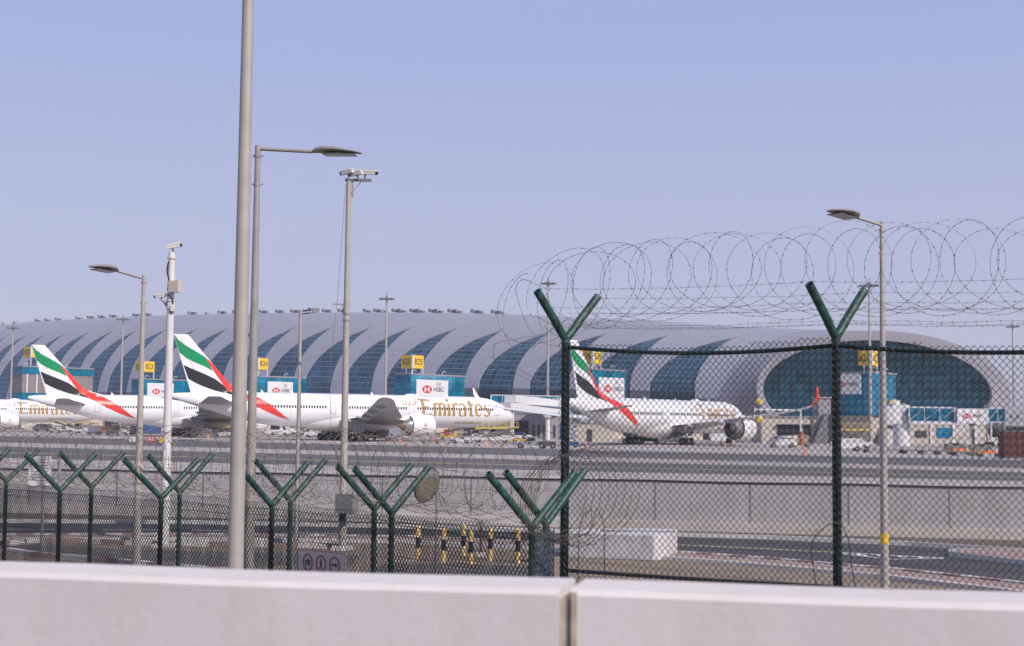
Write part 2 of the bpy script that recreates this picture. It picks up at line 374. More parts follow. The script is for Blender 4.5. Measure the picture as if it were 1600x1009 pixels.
# verge between road and wall
vtop = [G(x, y) for x, y in ((-60, 801), (0, 801.5), (300, 807), (640, 815), (900, 824), (1200, 833), (1420, 839), (1640, 846))]
poly_strip('verge', top_e, ext2(vtop, 60, 25), 0.008, mat('verge_gravel', (0.125, 0.105, 0.095), .95, var=.3, scale=2.5, detail=8))
kerb = MB()
A = off(top_e, 0.0); B = off(top_e, 0.2)
for i in range(len(A)-1): kerb.prism([(A[i].x, A[i].y), (A[i+1].x, A[i+1].y), (B[i+1].x, B[i+1].y), (B[i].x, B[i].y)], 0, 0.13)
tag(kerb.build('kerb_far', M_kerbw), kind='structure')
# near kerb, painted in red and white lengths
def painted_kerb(name, line, d, wdt, h, seg):
    pts = [line[0]]
    for a, b in zip(line, line[1:]):
        L = (b-a).length; k = max(1, int(L/seg))
        for i in range(1, k+1): pts.append(a.lerp(b, i/k))
    A = off(pts, d); B = off(pts, d-wdt); mb = MB()
    for i in range(len(A)-1):
        mb.prism([(A[i].x, A[i].y), (A[i+1].x, A[i+1].y), (B[i+1].x, B[i+1].y), (B[i].x, B[i].y)], 0, h, mi=i % 2)
    return tag(mb.build(name, [M_redpave, M_kerbw]), kind='structure')
painted_kerb('kerb_near', bot_e, -0.02, 0.22, 0.14, 0.5)
# red paved strip and white edging on this side of the road
bl = off(bot_e, -0.26); bl2 = off(bot_e, -1.35); bl3 = off(bot_e, -1.55)
poly_strip('pavement', bl2, bl, 0.10, M_redpave, 0.098); poly_strip('pavement_edging', bl3, off(bot_e, -1.36), 0.11, M_kerbw, 0.108)
# road markings
def mark_line(name, pts, wdt, m, dash=None, z=0.008):
    L = [G(*p) for p in pts]; mb = MB(); A = off(L, wdt/2); B = off(L, -wdt/2)
    if not dash:
        n = len(L); mb.add([(p.x, p.y, z) for p in A]+[(p.x, p.y, z) for p in B], [(i, i+1, n+i+1, n+i) for i in range(n-1)])
    else:
        for i in range(len(L)-1):
            s = 0; LL = (L[i+1]-L[i]).length
            while s < LL:
                e = min(LL, s+dash[0]); q = [A[i].lerp(A[i+1], s/LL), A[i].lerp(A[i+1], e/LL), B[i].lerp(B[i+1], e/LL), B[i].lerp(B[i+1], s/LL)]
                mb.add([(p.x, p.y, z) for p in q], [(0, 1, 2, 3)]); s += dash[1]
    return tag(mb.build(name, m), kind='structure')
mark_line('centre_marking', [(-60, 826), (0, 826), (300, 827.5), (640, 836), (760, 841)], 0.14, M_mark, (2.0, 3.4))
mark_line('centre_line', [(900, 846), (1060, 850.5), (1200, 857), (1300, 862)], 0.16, M_marky)
mark_line('chevron_line', [(1300, 861.5), (1390, 867), (1475, 871)], 0.14, M_mark)
mark_line('chevron_line', [(1300, 862.5), (1390, 873), (1475, 872)], 0.14, M_mark)
for k in range(4): mark_line('chevron_bar', [(1338+k*32, 864.5+k*1.6), (1354+k*30, 868+k*1.2)], 0.18, M_mark)
mark_line('edge_marking', [(-60, 841.5), (0, 840.5), (86, 838.8)], 0.12, M_mark, z=0.012)
# paved island in the road at the right
isl = [G(x, y) for x, y in ((1484, 865), (1530, 863.5), (1660, 868), (1660, 888), (1570, 879), (1500, 871), (1482, 868))]
mb = MB(); mb.prism([(p.x, p.y) for p in isl], 0, 0.15); tag(mb.build('traffic_island', M_kerbw), kind='structure')
cen = sum(isl, Vector())/len(isl)
mb = MB(); mb.prism([((p-cen).x*0.90+cen.x, (p-cen).y*0.86+cen.y) for p in isl], 0.15, 0.16); tag(mb.build('island_paving', M_redpave), kind='structure')
# old asphalt patches with kerbs between road and fence, left
def blob(name, pts, z, m):
    L = [G(*p) for p in pts]; return sheet(name, [(p.x, p.y) for p in L][::-1], z, m)
blob('path_left', [(20, 853), (60, 850), (120, 853), (200, 858), (330, 861), (560, 866), (560, 880), (300, 884), (150, 872), (60, 868), (25, 860)], 0.004, M_oldroad)
blob('path_right', [(600, 880), (700, 880), (860, 884), (860, 905), (700, 905), (560, 900)], 0.004, M_oldroad)
painted_kerb('kerb_loop', [G(x, y) for x, y in ((-40, 852), (10, 850), (60, 846), (130, 846), (200, 850), (330, 852), (560, 856))], 0, 0.2, 0.13, 0.8)
painted_kerb('kerb_loop', [G(x, y) for x, y in ((-40, 862), (20, 862), (60, 868), (150, 876), (240, 884), (330, 892), (460, 900))], 0, 0.25, 0.13, 0.8)
mark_line('old_marking', [(600, 875), (700, 878), (840, 884)], 0.10, M_mark, (0.8, 1.2))

# carriageway the picture was taken from (raised on a retaining wall)
bd = Vector((1, -0.19, 0)).normalized(); bn = Vector((-bd.y, bd.x, 0))   # along / away
def bar_pt(t, v, z): p = Vector((0, 3.02, 0))+bd*t+bn*v; return Vector((p.x, p.y, z))
mb = MB(); c = [bar_pt(-60, -12, 0), bar_pt(60, -12, 0), bar_pt(60, 0.6, 0), bar_pt(-60, 0.6, 0)]
mb.prism([(p.x, p.y) for p in c], 0.02, 2.15); tag(mb.build('carriageway', M_road), kind='structure')

# ------------------------------------------------------------------ foreground concrete barrier: two lengths with a joint
TOPZ = 3.7-0.347
gap = (P(884, 960, 3.0).x)
tg = gap/bd.x
def barrier(t0, t1, label):
    o = thing('concrete_barrier', label, 'barrier', bar_pt((t0+t1)/2, 0, 2.15), group='roadside concrete barrier lengths')
    prof = [(-0.06, 0), (-0.06, 0.75), (0, 0.95), (0.0, TOPZ-2.15-0.012), (0.012, TOPZ-2.15), (0.225, TOPZ-2.15), (0.24, TOPZ-2.15-0.012), (0.24, 0.95), (0.30, 0.75), (0.30, 0)]
    n = 60; rings = []
    for i in range(n+1):
        t = t0+(t1-t0)*i/n
        if n > i > 0: t += 0
        ring = []
        for v, z in prof:
            wob = 0.0018*sin(t*7.3+z*3)+0.001*sin(t*23)
            p = bar_pt(t, v+wob, 2.15+z+(0.0015*sin(t*5.1+1) if z > 1 else 0)); ring.append(p-Vector(o.location))
        rings.append(ring)
    mb = MB(); mb.loft(rings); mb.build('barrier_wall', M_barrier, o)
    return o
b1 = barrier(-14, tg-0.014, 'long pale concrete roadside barrier filling the foreground left of the vertical joint')
b2 = barrier(tg+0.010, 14, 'pale concrete roadside barrier filling the foreground right of the vertical joint')
mb = MB(); mb.box(bar_pt(tg-0.004, 0.112, 2.15+0.60)-Vector(b1.location), (0.019, 0.215, 1.17), rz=atan2(bd.y, bd.x)); mb.build('joint_sealant', M_joint, b1)
mb = MB(); mb.box(bar_pt(tg+0.018, -0.0015, 2.15+1.05)-Vector(b2.location), (0.012, 0.006, 0.3), rz=atan2(bd.y, bd.x)); 
mb.build('worn_edge', M_joint, b2)

# ------------------------------------------------------------------ perimeter wall
pw = thing('perimeter_wall', 'long low grey concrete panel wall with a dark top pipe beyond the road', 'wall', wl0)
def wpt(t, v, z): p = wa+wd*t+wn_*v; return Vector((p.x, p.y, z))-wl0
tot = (wb-wa).length; marks = [43, 180, 315, 456, 596, 735, 878, 1023, 1172, 1326, 1484]
def t_of(px):
    d = ray(px, 810); # intersect vertical plane of the wall
    k = (wa.x*wd.y-wa.y*wd.x)/(d.x*wd.y-d.y*wd.x); q = Vector((d.x*k, d.y*k, 0)); return (q-Vector((wa.x, wa.y, 0))).dot(wd)
ts = [t_of(x) for x in marks]; st = (ts[-1]-ts[0])/(len(ts)-1)
full = [ts[0]-st*i for i in range(8, 0, -1)]+ts+[ts[-1]+st*i for i in range(1, 6)]
for a, b in zip(full, full[1:]):
    mb = MB(); t = (a+b)/2; rz = atan2(wd.y, wd.x)
    mb.box(wpt(t, 0.15, 0.985), (b-a-0.02, 0.14, 1.51), rz); mb.build('panel', M_wall, pw)
    mb = MB(); mb.box(wpt(a, 0.15, 0.885), (0.035, 0.17, 1.73), rz); mb.build('panel_post', M_vgrey, pw)
mb = MB(); mb.box(wpt((full[0]+full[-1])/2, 0.12, 0.165), (full[-1]-full[0], 0.4, 0.33), atan2(wd.y, wd.x)); mb.build('plinth', M_wall2, pw)
pts = []
i = full[0]
while i < full[-1]: pts.append(wpt(i, 0.06, 1.715+0.015*sin(i*0.9))); i += 1.0
mb = MB(); mb.tube(pts, 0.026, 6); mb.build('top_pipe', M_blackp, pw)

# ------------------------------------------------------------------ chain-link fences
def fence_mesh(path, z0, z1, cell, cellh, r, m, parent, name='mesh_panel', offv=Vector((0, 0, 0)), wave=0.012, org=Vector((0,0,0))):
    # path: list of (Vector base xy, ztop) ; strands zigzag upwards
    segs = []; L = 0
    for a, b in zip(path, path[1:]):
        l = (b-a).length; segs.append((L, L+l, a, b)); L += l
    def at(s):
        for (s0, s1, a, b) in segs:
            if s <= s1 or s1 == L: return a.lerp(b, (s-s0)/(s1-s0)), (b-a).normalized()
    mb = MB(); k = int(L/(cell/2))
    rnd = random.Random(3)
    for i in range(k):
        s0 = (i+0.5)*cell/2; zt = z1(s0/L) if callable(z1) else z1; nr = int((zt-z0)/(cellh/2)); pts = []
        for j in range(nr+1):
            sgn = (1 if j % 2 else -1)*(1 if i % 2 else -1)
            s = s0+sgn*cell*0.25; z = z0+j*cellh/2
            p, t = at(max(0, min(L, s))); nrm = Vector((-t.y, t.x, 0))
            bulge = wave*sin(s*1.9+z*1.1)+wave*0.7*sin(s*4.3-z*2.0)
            pts.append(Vector((p.x, p.y, z))+nrm*(sgn*0.002+bulge)+offv+t*(0.004*sin(z*5+s*2))+Vector((0, 0, 0.006*sin(s*3.1)))-org)
        mb.tube(pts, r, 3, caps=False)
    return mb.build(name, m, parent)
def barbed(pts, m, parent, r=0.0016, gap=0.11, name='barbed_wire', bl=0.018):
    mb = MB(); mb.tube(pts, r, 3, caps=False); rnd = random.Random(int(pts[0][0]*1000) & 1023)
    for a, b in zip(pts, pts[1:]):
        a, b = Vector(a), Vector(b); L = (b-a).length; k = max(1, int(L/gap)); t = (b-a).normalized(); u = t.orthogonal().normalized()
        for i in range(k):
            p = a.lerp(b, (i+rnd.random()*0.3)/k); q = Matrix.Rotation(rnd.random()*6.28, 3, t)
            d = q @ u; mb.tube([p-d*bl, p+t*0.004, p+d*bl], [0.0008, 0.0034, 0.0008], 3, caps=False)
            mb.tube([p-t*0.012, p+t*0.012], 0.0036, 3, caps=False)
    return mb.build(name, m, parent)
def coil(path, R, pitch, m, parent, org, handed=1, blade=0.05, name='razor_coil', r=0.0017, seed=1, squash=1.0, ph=0.0, lean=0.45):
    rnd = random.Random(seed); L = 0; segs = []
    for a, b in zip(path, path[1:]): l = (b-a).length; segs.append((L, L+l, a, b)); L += l
    def at(s):
        for (s0, s1, a, b) in segs:
            if s <= s1 or s1 == L: return a.lerp(b, (s-s0)/(s1-s0)), (b-a).normalized()
    N = 30; total = int(L/pitch*N); pts = []
    jit = [(rnd.uniform(-.16, .12), rnd.uniform(-.13, .10), rnd.uniform(-.11, .11)) for _ in range(int(L/pitch)+3)]
    for i in range(total):
        a = 2*pi*i/N*handed+ph; s = L*i/total; k = i/N; j0 = jit[int(k)]; j1 = jit[int(k)+1]; f = k-int(k)
        jx = [j0[q]*(1-f)+j1[q]*f for q in range(3)]
        c, t = at(s); nrm = Vector((-t.y, t.x, 0)); up = Vector((0, 0, 1))
        rr = R*(1+jx[0]*0.9)
        pts.append(c+nrm*cos(a)*rr*squash+up*(sin(a)*rr+jx[1]*R)+t*(cos(a)*R*lean*handed+jx[2]*pitch*3)-org)
    mb = MB(); mb.tube(pts, r, 3, caps=False)
    acc = 0
    for a, b in zip(pts, pts[1:]):
        d = (b-a).length; acc += d
        if acc >= blade:
            acc = 0; t = (b-a).normalized(); u = Matrix.Rotation(rnd.random()*6.28, 3, t) @ t.orthogonal().normalized(); c = (a+b)/2
            v = t.cross(u); w_ = 0.0065; l_ = 0.008
            mb.add([c-t*l_+u*w_, c-t*l_*.3+u*0.002, c-t*l_-u*w_, c+t*l_-u*w_, c+t*l_*.3-u*0.002, c+t*l_+u*w_,
                    c-t*l_+u*w_+v*.002, c+t*l_+u*w_+v*.002, c-t*l_-u*w_+v*.002, c+t*l_-u*w_+v*.002],
                   [(0, 1, 2, 3, 4, 5), (6, 8, 9, 7), (0, 6, 7, 5), (2, 3, 9, 8)])
    return mb.build(name, m, parent)

# low double fence -------------------------------------------------
JZ = 2.59
def jpos(px, py, z=JZ):
    return G(px, py, z)
front_j = [(94, 765), (252, 777), (425, 789), (612, 801), (831, 824)]
back_j = [(10, 751), (143, 760), (281, 768), (454, 782), (585, 794.5), (853, 818)]
F_ = [jpos(*p) for p in front_j]; B_ = [jpos(*p) for p in back_j]
F_ = [F_[0]+(F_[0]-F_[2]), F_[0]+(F_[0]-F_[1])]+F_
B_ = [B_[0]+(B_[0]-B_[1])]+B_
F_ = [Vector((p.x, p.y, 0)) for p in F_]; B_ = [Vector((p.x, p.y, 0)) for p in B_]
def y_post(parent, p, dirv, hz, org, pm=None, r=0.035, ra=0.040, ah=0.60, av=0.57, rb=None, lean=0.0, ah2=None, av2=None):
    base = Vector((p.x, p.y, 0))-org; j = Vector((p.x, p.y, hz))-org
    mb = MB(); mb.tube([base, j], rb or r, 12)
    po = mb.build('post', pm or M_fgreen, parent, smooth=True)
    for sgn in (1, -1):
        h_, v_ = (ah, av) if sgn > 0 else (ah2 or ah, av2 or av)
        mb = MB(); tip = j+dirv*sgn*h_+Vector((0, 0, v_)); d = (tip-j).normalized()
        ring = 12
        mb.tube([j-d*0.02, tip], ra, ring, caps=False)
        mb.tube([tip, tip-d*0.01, tip-d*0.35], [ra*0.995, ra*0.82, ra*0.82], ring, caps=False)
        o = mb.build('arm', M_fgreen, po, smooth=True)
    mb = MB(); mb.tube([j-Vector((0, 0, 0.05)), j+Vector((0, 0, 0.03))], [r*1.08, r*0.95], 12); mb.build('weld_collar', M_fgreen, po, smooth=True)
    return po
def low_fence(L, label, meshmat, coil_seed, posts, skipmesh=None, meshrange=None):
    org = Vector(posts[0]); f = thing('chain_link_fence', label, 'fence', org, group='low green security fence rows')
    for i, p in enumerate(posts):
        t = (posts[min(i+1, len(posts)-1)]-posts[max(0, i-1)]).normalized(); dv = Vector((-t.y, t.x, 0))
        if dv.x < 0: dv = -dv
        y_post(f, p, dv, JZ, org, pm=(M_fdark if coil_seed > 25 else None), ah=0.60+random.uniform(-.03, .03), av=0.57+random.uniform(-.02, .02))
    mp = meshrange or posts
    fence_mesh(mp, 0.03, JZ-0.02, 0.068, 0.083, 0.0046, meshmat, f, org=org, offv=Vector((-0.03, -0.035, 0)))
    t = (posts[-1]-posts[0]).normalized(); dv = Vector((-t.y, t.x, 0)); dv = dv if dv.x > 0 else -dv
    def run(off_, z, sag, seed, w=M_barb):
        rnd = random.Random(seed); pts = []
        for a, b in zip(posts, posts[1:]):
            for k in range(8):
                u = k/8; p = a.lerp(b, u); pts.append(Vector((p.x, p.y, z-sag*4*u*(1-u)+rnd.uniform(-.006, .006)))+off_-org)
        pts.append(Vector((posts[-1].x, posts[-1].y, z))+off_-org); return pts
    for z in (JZ-0.12, 1.3, 0.1):
        mb = MB(); mb.tube(run(Vector((-0.03, -0.03, 0)), z, 0.02, 5), 0.0032, 4); mb.build('line_wire', M_blackp, f)
    for sgn in (1, -1):
        for k, fr in enumerate((0.30, 0.62, 0.93)):
            barbed(run(dv*sgn*0.60*fr, JZ+0.57*fr+0.03, 0.035+0.01*k, 11*k+sgn), M_barb, f, r=0.0018)
    cp = [Vector((p.x, p.y, JZ+0.52)) for p in posts]
    coil(cp, 0.48, 0.36, M_coil, f, org, 1, 0.06, seed=coil_seed, r=0.0025, lean=0.55)
    coil(cp, 0.46, 0.42, M_coil, f, org, -1, 0.06, seed=coil_seed+1, r=0.0025, ph=1.3, lean=0.5)
    return f
bf = low_fence(None, 'farther row of the low green chain-link fence with Y-shaped posts and razor coils', M_mesh2, 21, B_)
ff = low_fence(None, 'nearer row of the low green chain-link fence with Y-shaped posts and razor coils', M_mesh, 31, F_)
# return panel closing the corridor between both rows, seen nearly edge-on
cr0, cr1 = F_[-1], B_[-1]
fr = thing('fence_return', 'short blue-grey mesh panel seen edge-on where low fence meets tall fence', 'fence', cr0)
M_meshb = mat('mesh_wire_blue', (0.075, 0.10, 0.135), 0.6)
cr2 = cr0+Vector((.30, .62, 0))
for k_, (da, db) in enumerate((((.035, .04), (.245, .55)), ((.06, .02), (.26, .50)), ((.02, .08), (.225, .60)))):
    fence_mesh([cr0+Vector((da[0], da[1], 0)), cr0+Vector((db[0], db[1], 0))], 0.03, JZ-0.03-.02*k_, 0.055, 0.083, 0.0034, M_meshb, fr, org=cr0, wave=.006)
for k in range(5):
    mb = MB(); p = cr0.lerp(cr2, 0.16+0.17*k)-cr0; mb.tube([p, p+Vector((0, 0, JZ-0.04))], 0.007, 6); mb.build('stiffener', M_meshb, fr)

# tall fence ------------------------------------------------------
TA = P(884, 530, 18.0); TB = P(1306, 527, 16.4); TA.z = 4.76; TB.z = 4.72
d_ = TB-TA; TC = TB+Vector((d_.x, d_.y, -0.05))
TD = TC+Vector((d_.x, d_.y, -0.03)); posts = [TA, TB, TC, TD]; org = Vector((TA.x, TA.y, 0))
tf = thing('chain_link_fence', 'tall dark green chain-link fence on the right, its razor coil against the sky', 'fence', org)
tdir = Vector((d_.x, d_.y, 0)).normalized(); tn = Vector((-tdir.y, tdir.x, 0))
tarm = Vector((0.75, 0.66, 0)).normalized()
for p in posts:
    y_post(tf, p, tarm, p.z, org, pm=M_fdark, r=0.054, ra=0.052, ah=0.57, av=0.575, ah2=0.50, av2=0.575)
toward = -tn
def ztop(u): 
    s = (u*3) % 1
    return 4.70 - 0.10*sin(pi*min(1, max(0, s*1.0)))**1 + 0.06 - (0.0 if u < 0.34 else 0.04)
path = [Vector((p.x, p.y, 0)) for p in posts]; path[0] = path[0]-tdir*0.06
fence_mesh(path, 0.05, ztop, 0.0755, 0.085, 0.0054, M_mesh, tf, offv=toward*0.065, org=org, wave=0.008)
def rail(zf, r, name, sag=0.0, offv=Vector()):
    pts = []
    for a, b in zip(posts, posts[1:]):
        for k in range(12):
            u = k/12; p = a.lerp(b, u); pts.append(Vector((p.x, p.y, zf(p.z)-sag*4*u*(1-u)))+offv-org)
    mb = MB(); mb.tube(pts, r, 10); mb.build(name, M_fdark, tf, smooth=True)
rail(lambda z: z-0.09, 0.026, 'top_rail', 0.085, offv=toward*0.01)
rail(lambda z: 1.865, 0.024, 'middle_rail', 0.01)
rnd = random.Random(9)
def trun(off_, dz, sag, seed, a=-0.0):
    rnd = random.Random(seed); pts = []
    for q, (p0, p1) in enumerate(zip(posts, posts[1:])):
        for k in range(14):
            u = k/14; p = p0.lerp(p1, u); pts.append(p+off_+Vector((0, 0, dz-sag*4*u*(1-u)+rnd.uniform(-.006, .006)))-org)
    pts.append(posts[-1]+off_+Vector((0, 0, dz))-org); return pts
for sgn, hh, vv in ((1, 0.58, 0.54), (-1, 0.50, 0.60)):
    for k, fr_ in enumerate((0.22, 0.55, 0.92)):
        barbed(trun(tarm*sgn*hh*fr_, vv*fr_+0.05, 0.03, 17*k+sgn), M_barb, tf, r=0.0021)
barbed(trun(tn*0.1, 0.16, 0.035, 77), M_barb, tf, r=0.0021)
barbed(trun(tn*0.05, 0.32, 0.02, 78), M_barb, tf, r=0.0019)
ext_ = path[0]-tdir*0.55
cp = [Vector((ext_.x, ext_.y, TA.z+0.35)), Vector((TA.x, TA.y, TA.z+0.60)), Vector((TA.x, TA.y, 0)).lerp(Vector((TB.x, TB.y, 0)), .4)+Vector((0, 0, TA.z+0.76)), Vector((TB.x, TB.y, TB.z+0.77)), Vector((TC.x, TC.y, TC.z+0.76)), Vector((TD.x, TD.y, TD.z+0.76))]
coil(cp, 0.50, 0.42, M_coil, tf, org, 1, 0.034, seed=5, r=0.0025, squash=0.6, lean=1.1)
coil(cp, 0.49, 0.47, M_coil, tf, org, -1, 0.034, seed=8, r=0.0025, squash=0.6, ph=2.1, lean=1.05)
# loose end of the coil hanging off the left post
def bez(pts, n=14):
    out = []
    for i in range(len(pts)-1):
        p0 = pts[max(0, i-1)]; p1 = pts[i]; p2 = pts[i+1]; p3 = pts[min(len(pts)-1, i+2)]
        for k in range(n):
            t = k/n; out.append(0.5*((2*p1)+(-p0+p2)*t+(2*p0-5*p1+4*p2-p3)*t*t+(-p0+3*p1-3*p2+p3)*t**3))
    out.append(pts[-1]); return out
def loose(pp, Y, name='loose_wire'):
    pts = [P(x, y, Y+dy)-org for x, y, dy in pp]; return barbed(bez(pts, 8), M_barb, tf, r=0.0022, gap=0.045, name=name, bl=0.012)
loose([(885, 500, 0), (850, 520, .2), (812, 528, .3), (776, 535, .4), (771, 552, .4), (776, 566, .3), (800, 580, .1), (845, 600, 0), (880, 612, 0)], 18.0)
loose([(880, 540, 0), (850, 535, .1), (825, 510, .2), (812, 478, .3), (806, 452, .2), (815, 438, .1), (832, 442, 0), (860, 455, 0)], 18.1)
loose([(800, 610, 0), (776, 600, .2), (771, 588, .3), (780, 573, .2), (795, 568, .1), (812, 577, 0), (850, 600, -.1), (882, 640, 0)], 18.2)
# loops of thick black cable on the mesh
def cable(pp, Y):
    mb = MB(); mb.tube(bez([P(x, y, Y)-org for x, y in pp], 8), 0.006, 5); mb.build('cable_loop', M_blackp, tf, smooth=True)
cable([(903, 905), (904, 860), (906, 825), (912, 803), (926, 796)], 17.6)
cable([(946, 905), (944, 870), (944, 830), (942, 812), (934, 801)], 17.5)
cable([(1275, 913), (1270, 880), (1268, 855), (1277, 832), (1300, 817), (1315, 820), (1326, 845), (1330, 880), (1336, 915)], 16.2)
M_rust = mat('rusty_razor_steel', (0.10, 0.075, 0.06), 0.7, metal=0.1, var=0.4, scale=8)
# bunched razor coil end where low fence meets the tall post
cc = P(880, 775, 15.2)
rc = thing('razor_wire_bundle', 'tangled bundle of rusty razor wire hanging at the foot of the tall fence post', 'razor wire', (cc.x, cc.y, cc.z-0.5))
for k in range(8):
    rnd = random.Random(50+k); pts = []; rx = 0.38+0.03*k; ry = 0.42+0.014*k
    for i in range(60):
        a = 2*pi*i/60*1.0; pts.append(Vector((-.12+0.055*k+cos(a)*rx*0.95, sin(a)*0.12-.10+0.03*k, sin(a+0.2)*ry+0.5+0.02*rnd.uniform(-1, 1))))
    barbed(pts, M_rust, rc, r=0.0042, gap=0.04, name='razor_loop', bl=0.013)
for k in range(3):
    mb = MB(); pts = bez([P(820+k*9, 820, 15)-Vector(rc.location), P(850+k*4, 812+k*5, 15.1)-Vector(rc.location), P(862, 838+k*4, 15.1)-Vector(rc.location), P(885, 842-k*4, 15.1)-Vector(rc.location), P(920, 828+k*2, 15.2)-Vector(rc.location), P(940-k*8, 790, 15.3)-Vector(rc.location)], 8)
    barbed(pts, M_rust, rc, r=0.0032, gap=0.04, name='razor_loop', bl=0.013)

# ------------------------------------------------------------------ lamp posts, camera poles
def pole_mb(base, top, r0, r1, n=16):
    mb = MB(); b = Vector(base); t = Vector(top)
    mb.tube([b, b.lerp(t, .5), t], [r0, (r0+r1)/2, r1], n); return mb
def lamp_head(parent, root, tip, wdt, thick):
    # flat LED luminaire from root to tip (local)
    a = Vector(root); b = Vector(tip); d = (b-a); L = d.length; t = d.normalized(); side = t.cross(Vector((0, 0, 1))).normalized(); up = side.cross(t)
    secs = [(0, .22, .5, 0), (.10, .5, .9, .02), (.22, .95, 1.0, .03), (.5, 1, .8, .03), (.8, .85, .55, .0), (.96, .55, .3, -.02), (1, .2, .15, -.03)]
    rings = []
    for s, wv, hv, o in secs:
        c = a+t*L*s+up*o; ring = []
        for k in range(12):
            q = 2*pi*k/12; ring.append(c+side*cos(q)*wdt/2*wv+up*(sin(q)*thick/2*hv*(1.2 if sin(q) > 0 else 0.8)))
        rings.append(ring)
    mb = MB(); mb.loft(rings); h = mb.build('lamp_head', M_lamp, parent, smooth=True, angle=60)
    mb = MB(); c = a+t*L*0.55-up*thick*0.44
    R = Matrix((t, side, up)).transposed()
    mb.box(c, (L*0.62, wdt*0.72, 0.02), M=R); mb.build('lens', M_lens, h)
    return h
def street_lamp(label, base, htop, r0, r1, arm_tip, head_tip, head_w, head_t, m=M_pole, arm_r=0.03, bands=True, drop=0.12):
    base = Vector(base); o = thing('street_lamp', label, 'street lamp', base, group='street lamps')
    top = Vector((0, 0, htop-base.z)); pole_mb((0, 0, 0), top, r0, r1).build('pole', m, o, smooth=True)
    if bands:
        for dz in (0.22, 0.75): mb = MB(); mb.tube([top-Vector((0, 0, dz)), top-Vector((0, 0, dz-0.05))], r1*1.25, 12); mb.box(top-Vector((0, 0, dz-0.025)), (r1*4.2, 0.02, 0.025)); mb.build('clamp_band', m, o, smooth=True)
    st_ = top-Vector((0, 0, drop)); at_ = Vector(arm_tip)-base; ht = Vector(head_tip)-base
    mb = MB(); mb.tube([st_, at_], arm_r, 10); mb.build('arm', m, o, smooth=True)
    lamp_head(o, at_, ht, head_w, head_t)
    mb = MB(); mb.box((0, 0, 0.02), (r0*4, r0*4, 0.04)); mb.build('base_plate', m, o)
    return o
def foot(px, py_any, Y): p = P(px, py_any, Y); return Vector((p.x, p.y, 0))
# big pole through the picture (top out of the frame)
b0 = P(368, 880, 16.0); b0.z = 0
o = thing('street_lamp', 'thick tapered grey pole in front of the fence, cut by the picture top', 'street lamp', b0, group='street lamps')
pole_mb((0, 0, 0), (0, 0, 10.5), 0.098, 0.058, 24).build('pole', M_pole, o, smooth=True)
mb = MB(); mb.tube([(0, 0, 10.35), (1.6, -0.2, 10.6)], 0.03, 10); mb.build('arm', M_pole, o, smooth=True)
lamp_head(o, (1.6, -.2, 10.6), (2.3, -.28, 10.62), 0.3, 0.1)
mb = MB(); mb.box((0, 0, .02), (.4, .4, .04)); mb.build('base_plate', M_pole, o)
Y = 26.0
p = P(403, 228, Y)
street_lamp('grey lamp post right behind the thick pole, flat head reaching right', (p.x, p.y, 0), p.z, 0.105, 0.052, P(488, 237.5, Y), P(566, 238, Y-0.2), 0.34, 0.13, M_pole2, 0.035, drop=0.06)
Y = 36.0; p = P(225, 430, Y)
street_lamp('slim grey lamp post left of the white camera pole, head reaching left', (p.x, p.y, 0), p.z, 0.115, 0.045, P(184, 424, Y), P(141, 415.5, Y-.6), 0.5, 0.16, M_pole, 0.035, drop=0.10)
Y = 32.0; p = P(1377.5, 347, Y)
o = street_lamp('slim beige lamp post behind the tall fence, with one yellow band low down', (p.x, p.y, 0), p.z, 0.10, 0.045, P(1340, 341, Y-.3), P(1297, 327.5, Y-1.0), 0.5, 0.16, M_pole, 0.035, drop=0.08)
q = P(1382, 840, Y); mb = MB(); mb.tube([(0, 0, q.z-.11), (0, 0, q.z+.11)], 0.095, 14); mb.build('yellow_band', M_sign, o, smooth=True)
Y = 43.0; p = P(470, 485, Y)
o = thing('street_lamp', 'short thin grey pole with a small lattice arm left of the beige camera pole', 'street lamp', (p.x, p.y, 0), group='street lamps')
pole_mb((0, 0, 0), (0, 0, p.z), 0.075, 0.05).build('pole', M_pole, o, smooth=True)
mb = MB(); q = P(499, 483.5, Y)-Vector(o.location); s_ = Vector((0, 0, p.z-.03))
mb.tube([s_, q], 0.03, 6); mb.tube([s_-Vector((0, 0, .1)), q-Vector((0, 0, .07))], 0.02, 6)
for k in range(5): a = s_.lerp(q, k/5); mb.tube([a, s_.lerp(q, (k+.6)/5)-Vector((0, 0, .09))], 0.012, 4)
mb.box(s_.lerp(q, .62)+Vector((0, 0, .02)), (0.24, .1, .07)); mb.build('arm', M_pole2, o)

def cctv(parent, loc, az, tilt=-0.1, L=0.42, s=1.0, hood=True):
    R = Matrix.Rotation(az, 3, 'Z') @ Matrix.Rotation(tilt, 3, 'Y')
    def T(v): return R @ (Vector(v)*s)+Vector(loc)
    mb = MB(); 
    prof = [(-.05, -.045), (.05, -.045), (.055, .03), (.03, .055), (-.03, .055), (-.055, .03)]
    mb.loft([[T((x, a, b)) for a, b in prof] for x in (-L/2, L/2)])
    h = mb.build('camera_housing', M_camw, parent)
    mb = MB(); mb.loft([[T((x, a*1.12, b*1.12+.006)) for a, b in ((-.055, .02), (.055, .02), (.05, .058), (-.05, .058))] for x in (-L*.4, L*.68)]); mb.build('sun_hood', M_camw, h)
    mb = MB(); mb.tube([T((L/2-.005, 0, 0)), T((L/2+.05, 0, 0))], 0.05*s, 10); mb.build('lens', M_blackp, h, smooth=True)
    mb = MB(); mb.tube([T((-.02, 0, -.05)), T((-.02, 0, -.16))], 0.025*s, 8); mb.build('bracket', M_vgrey, h)
    return h
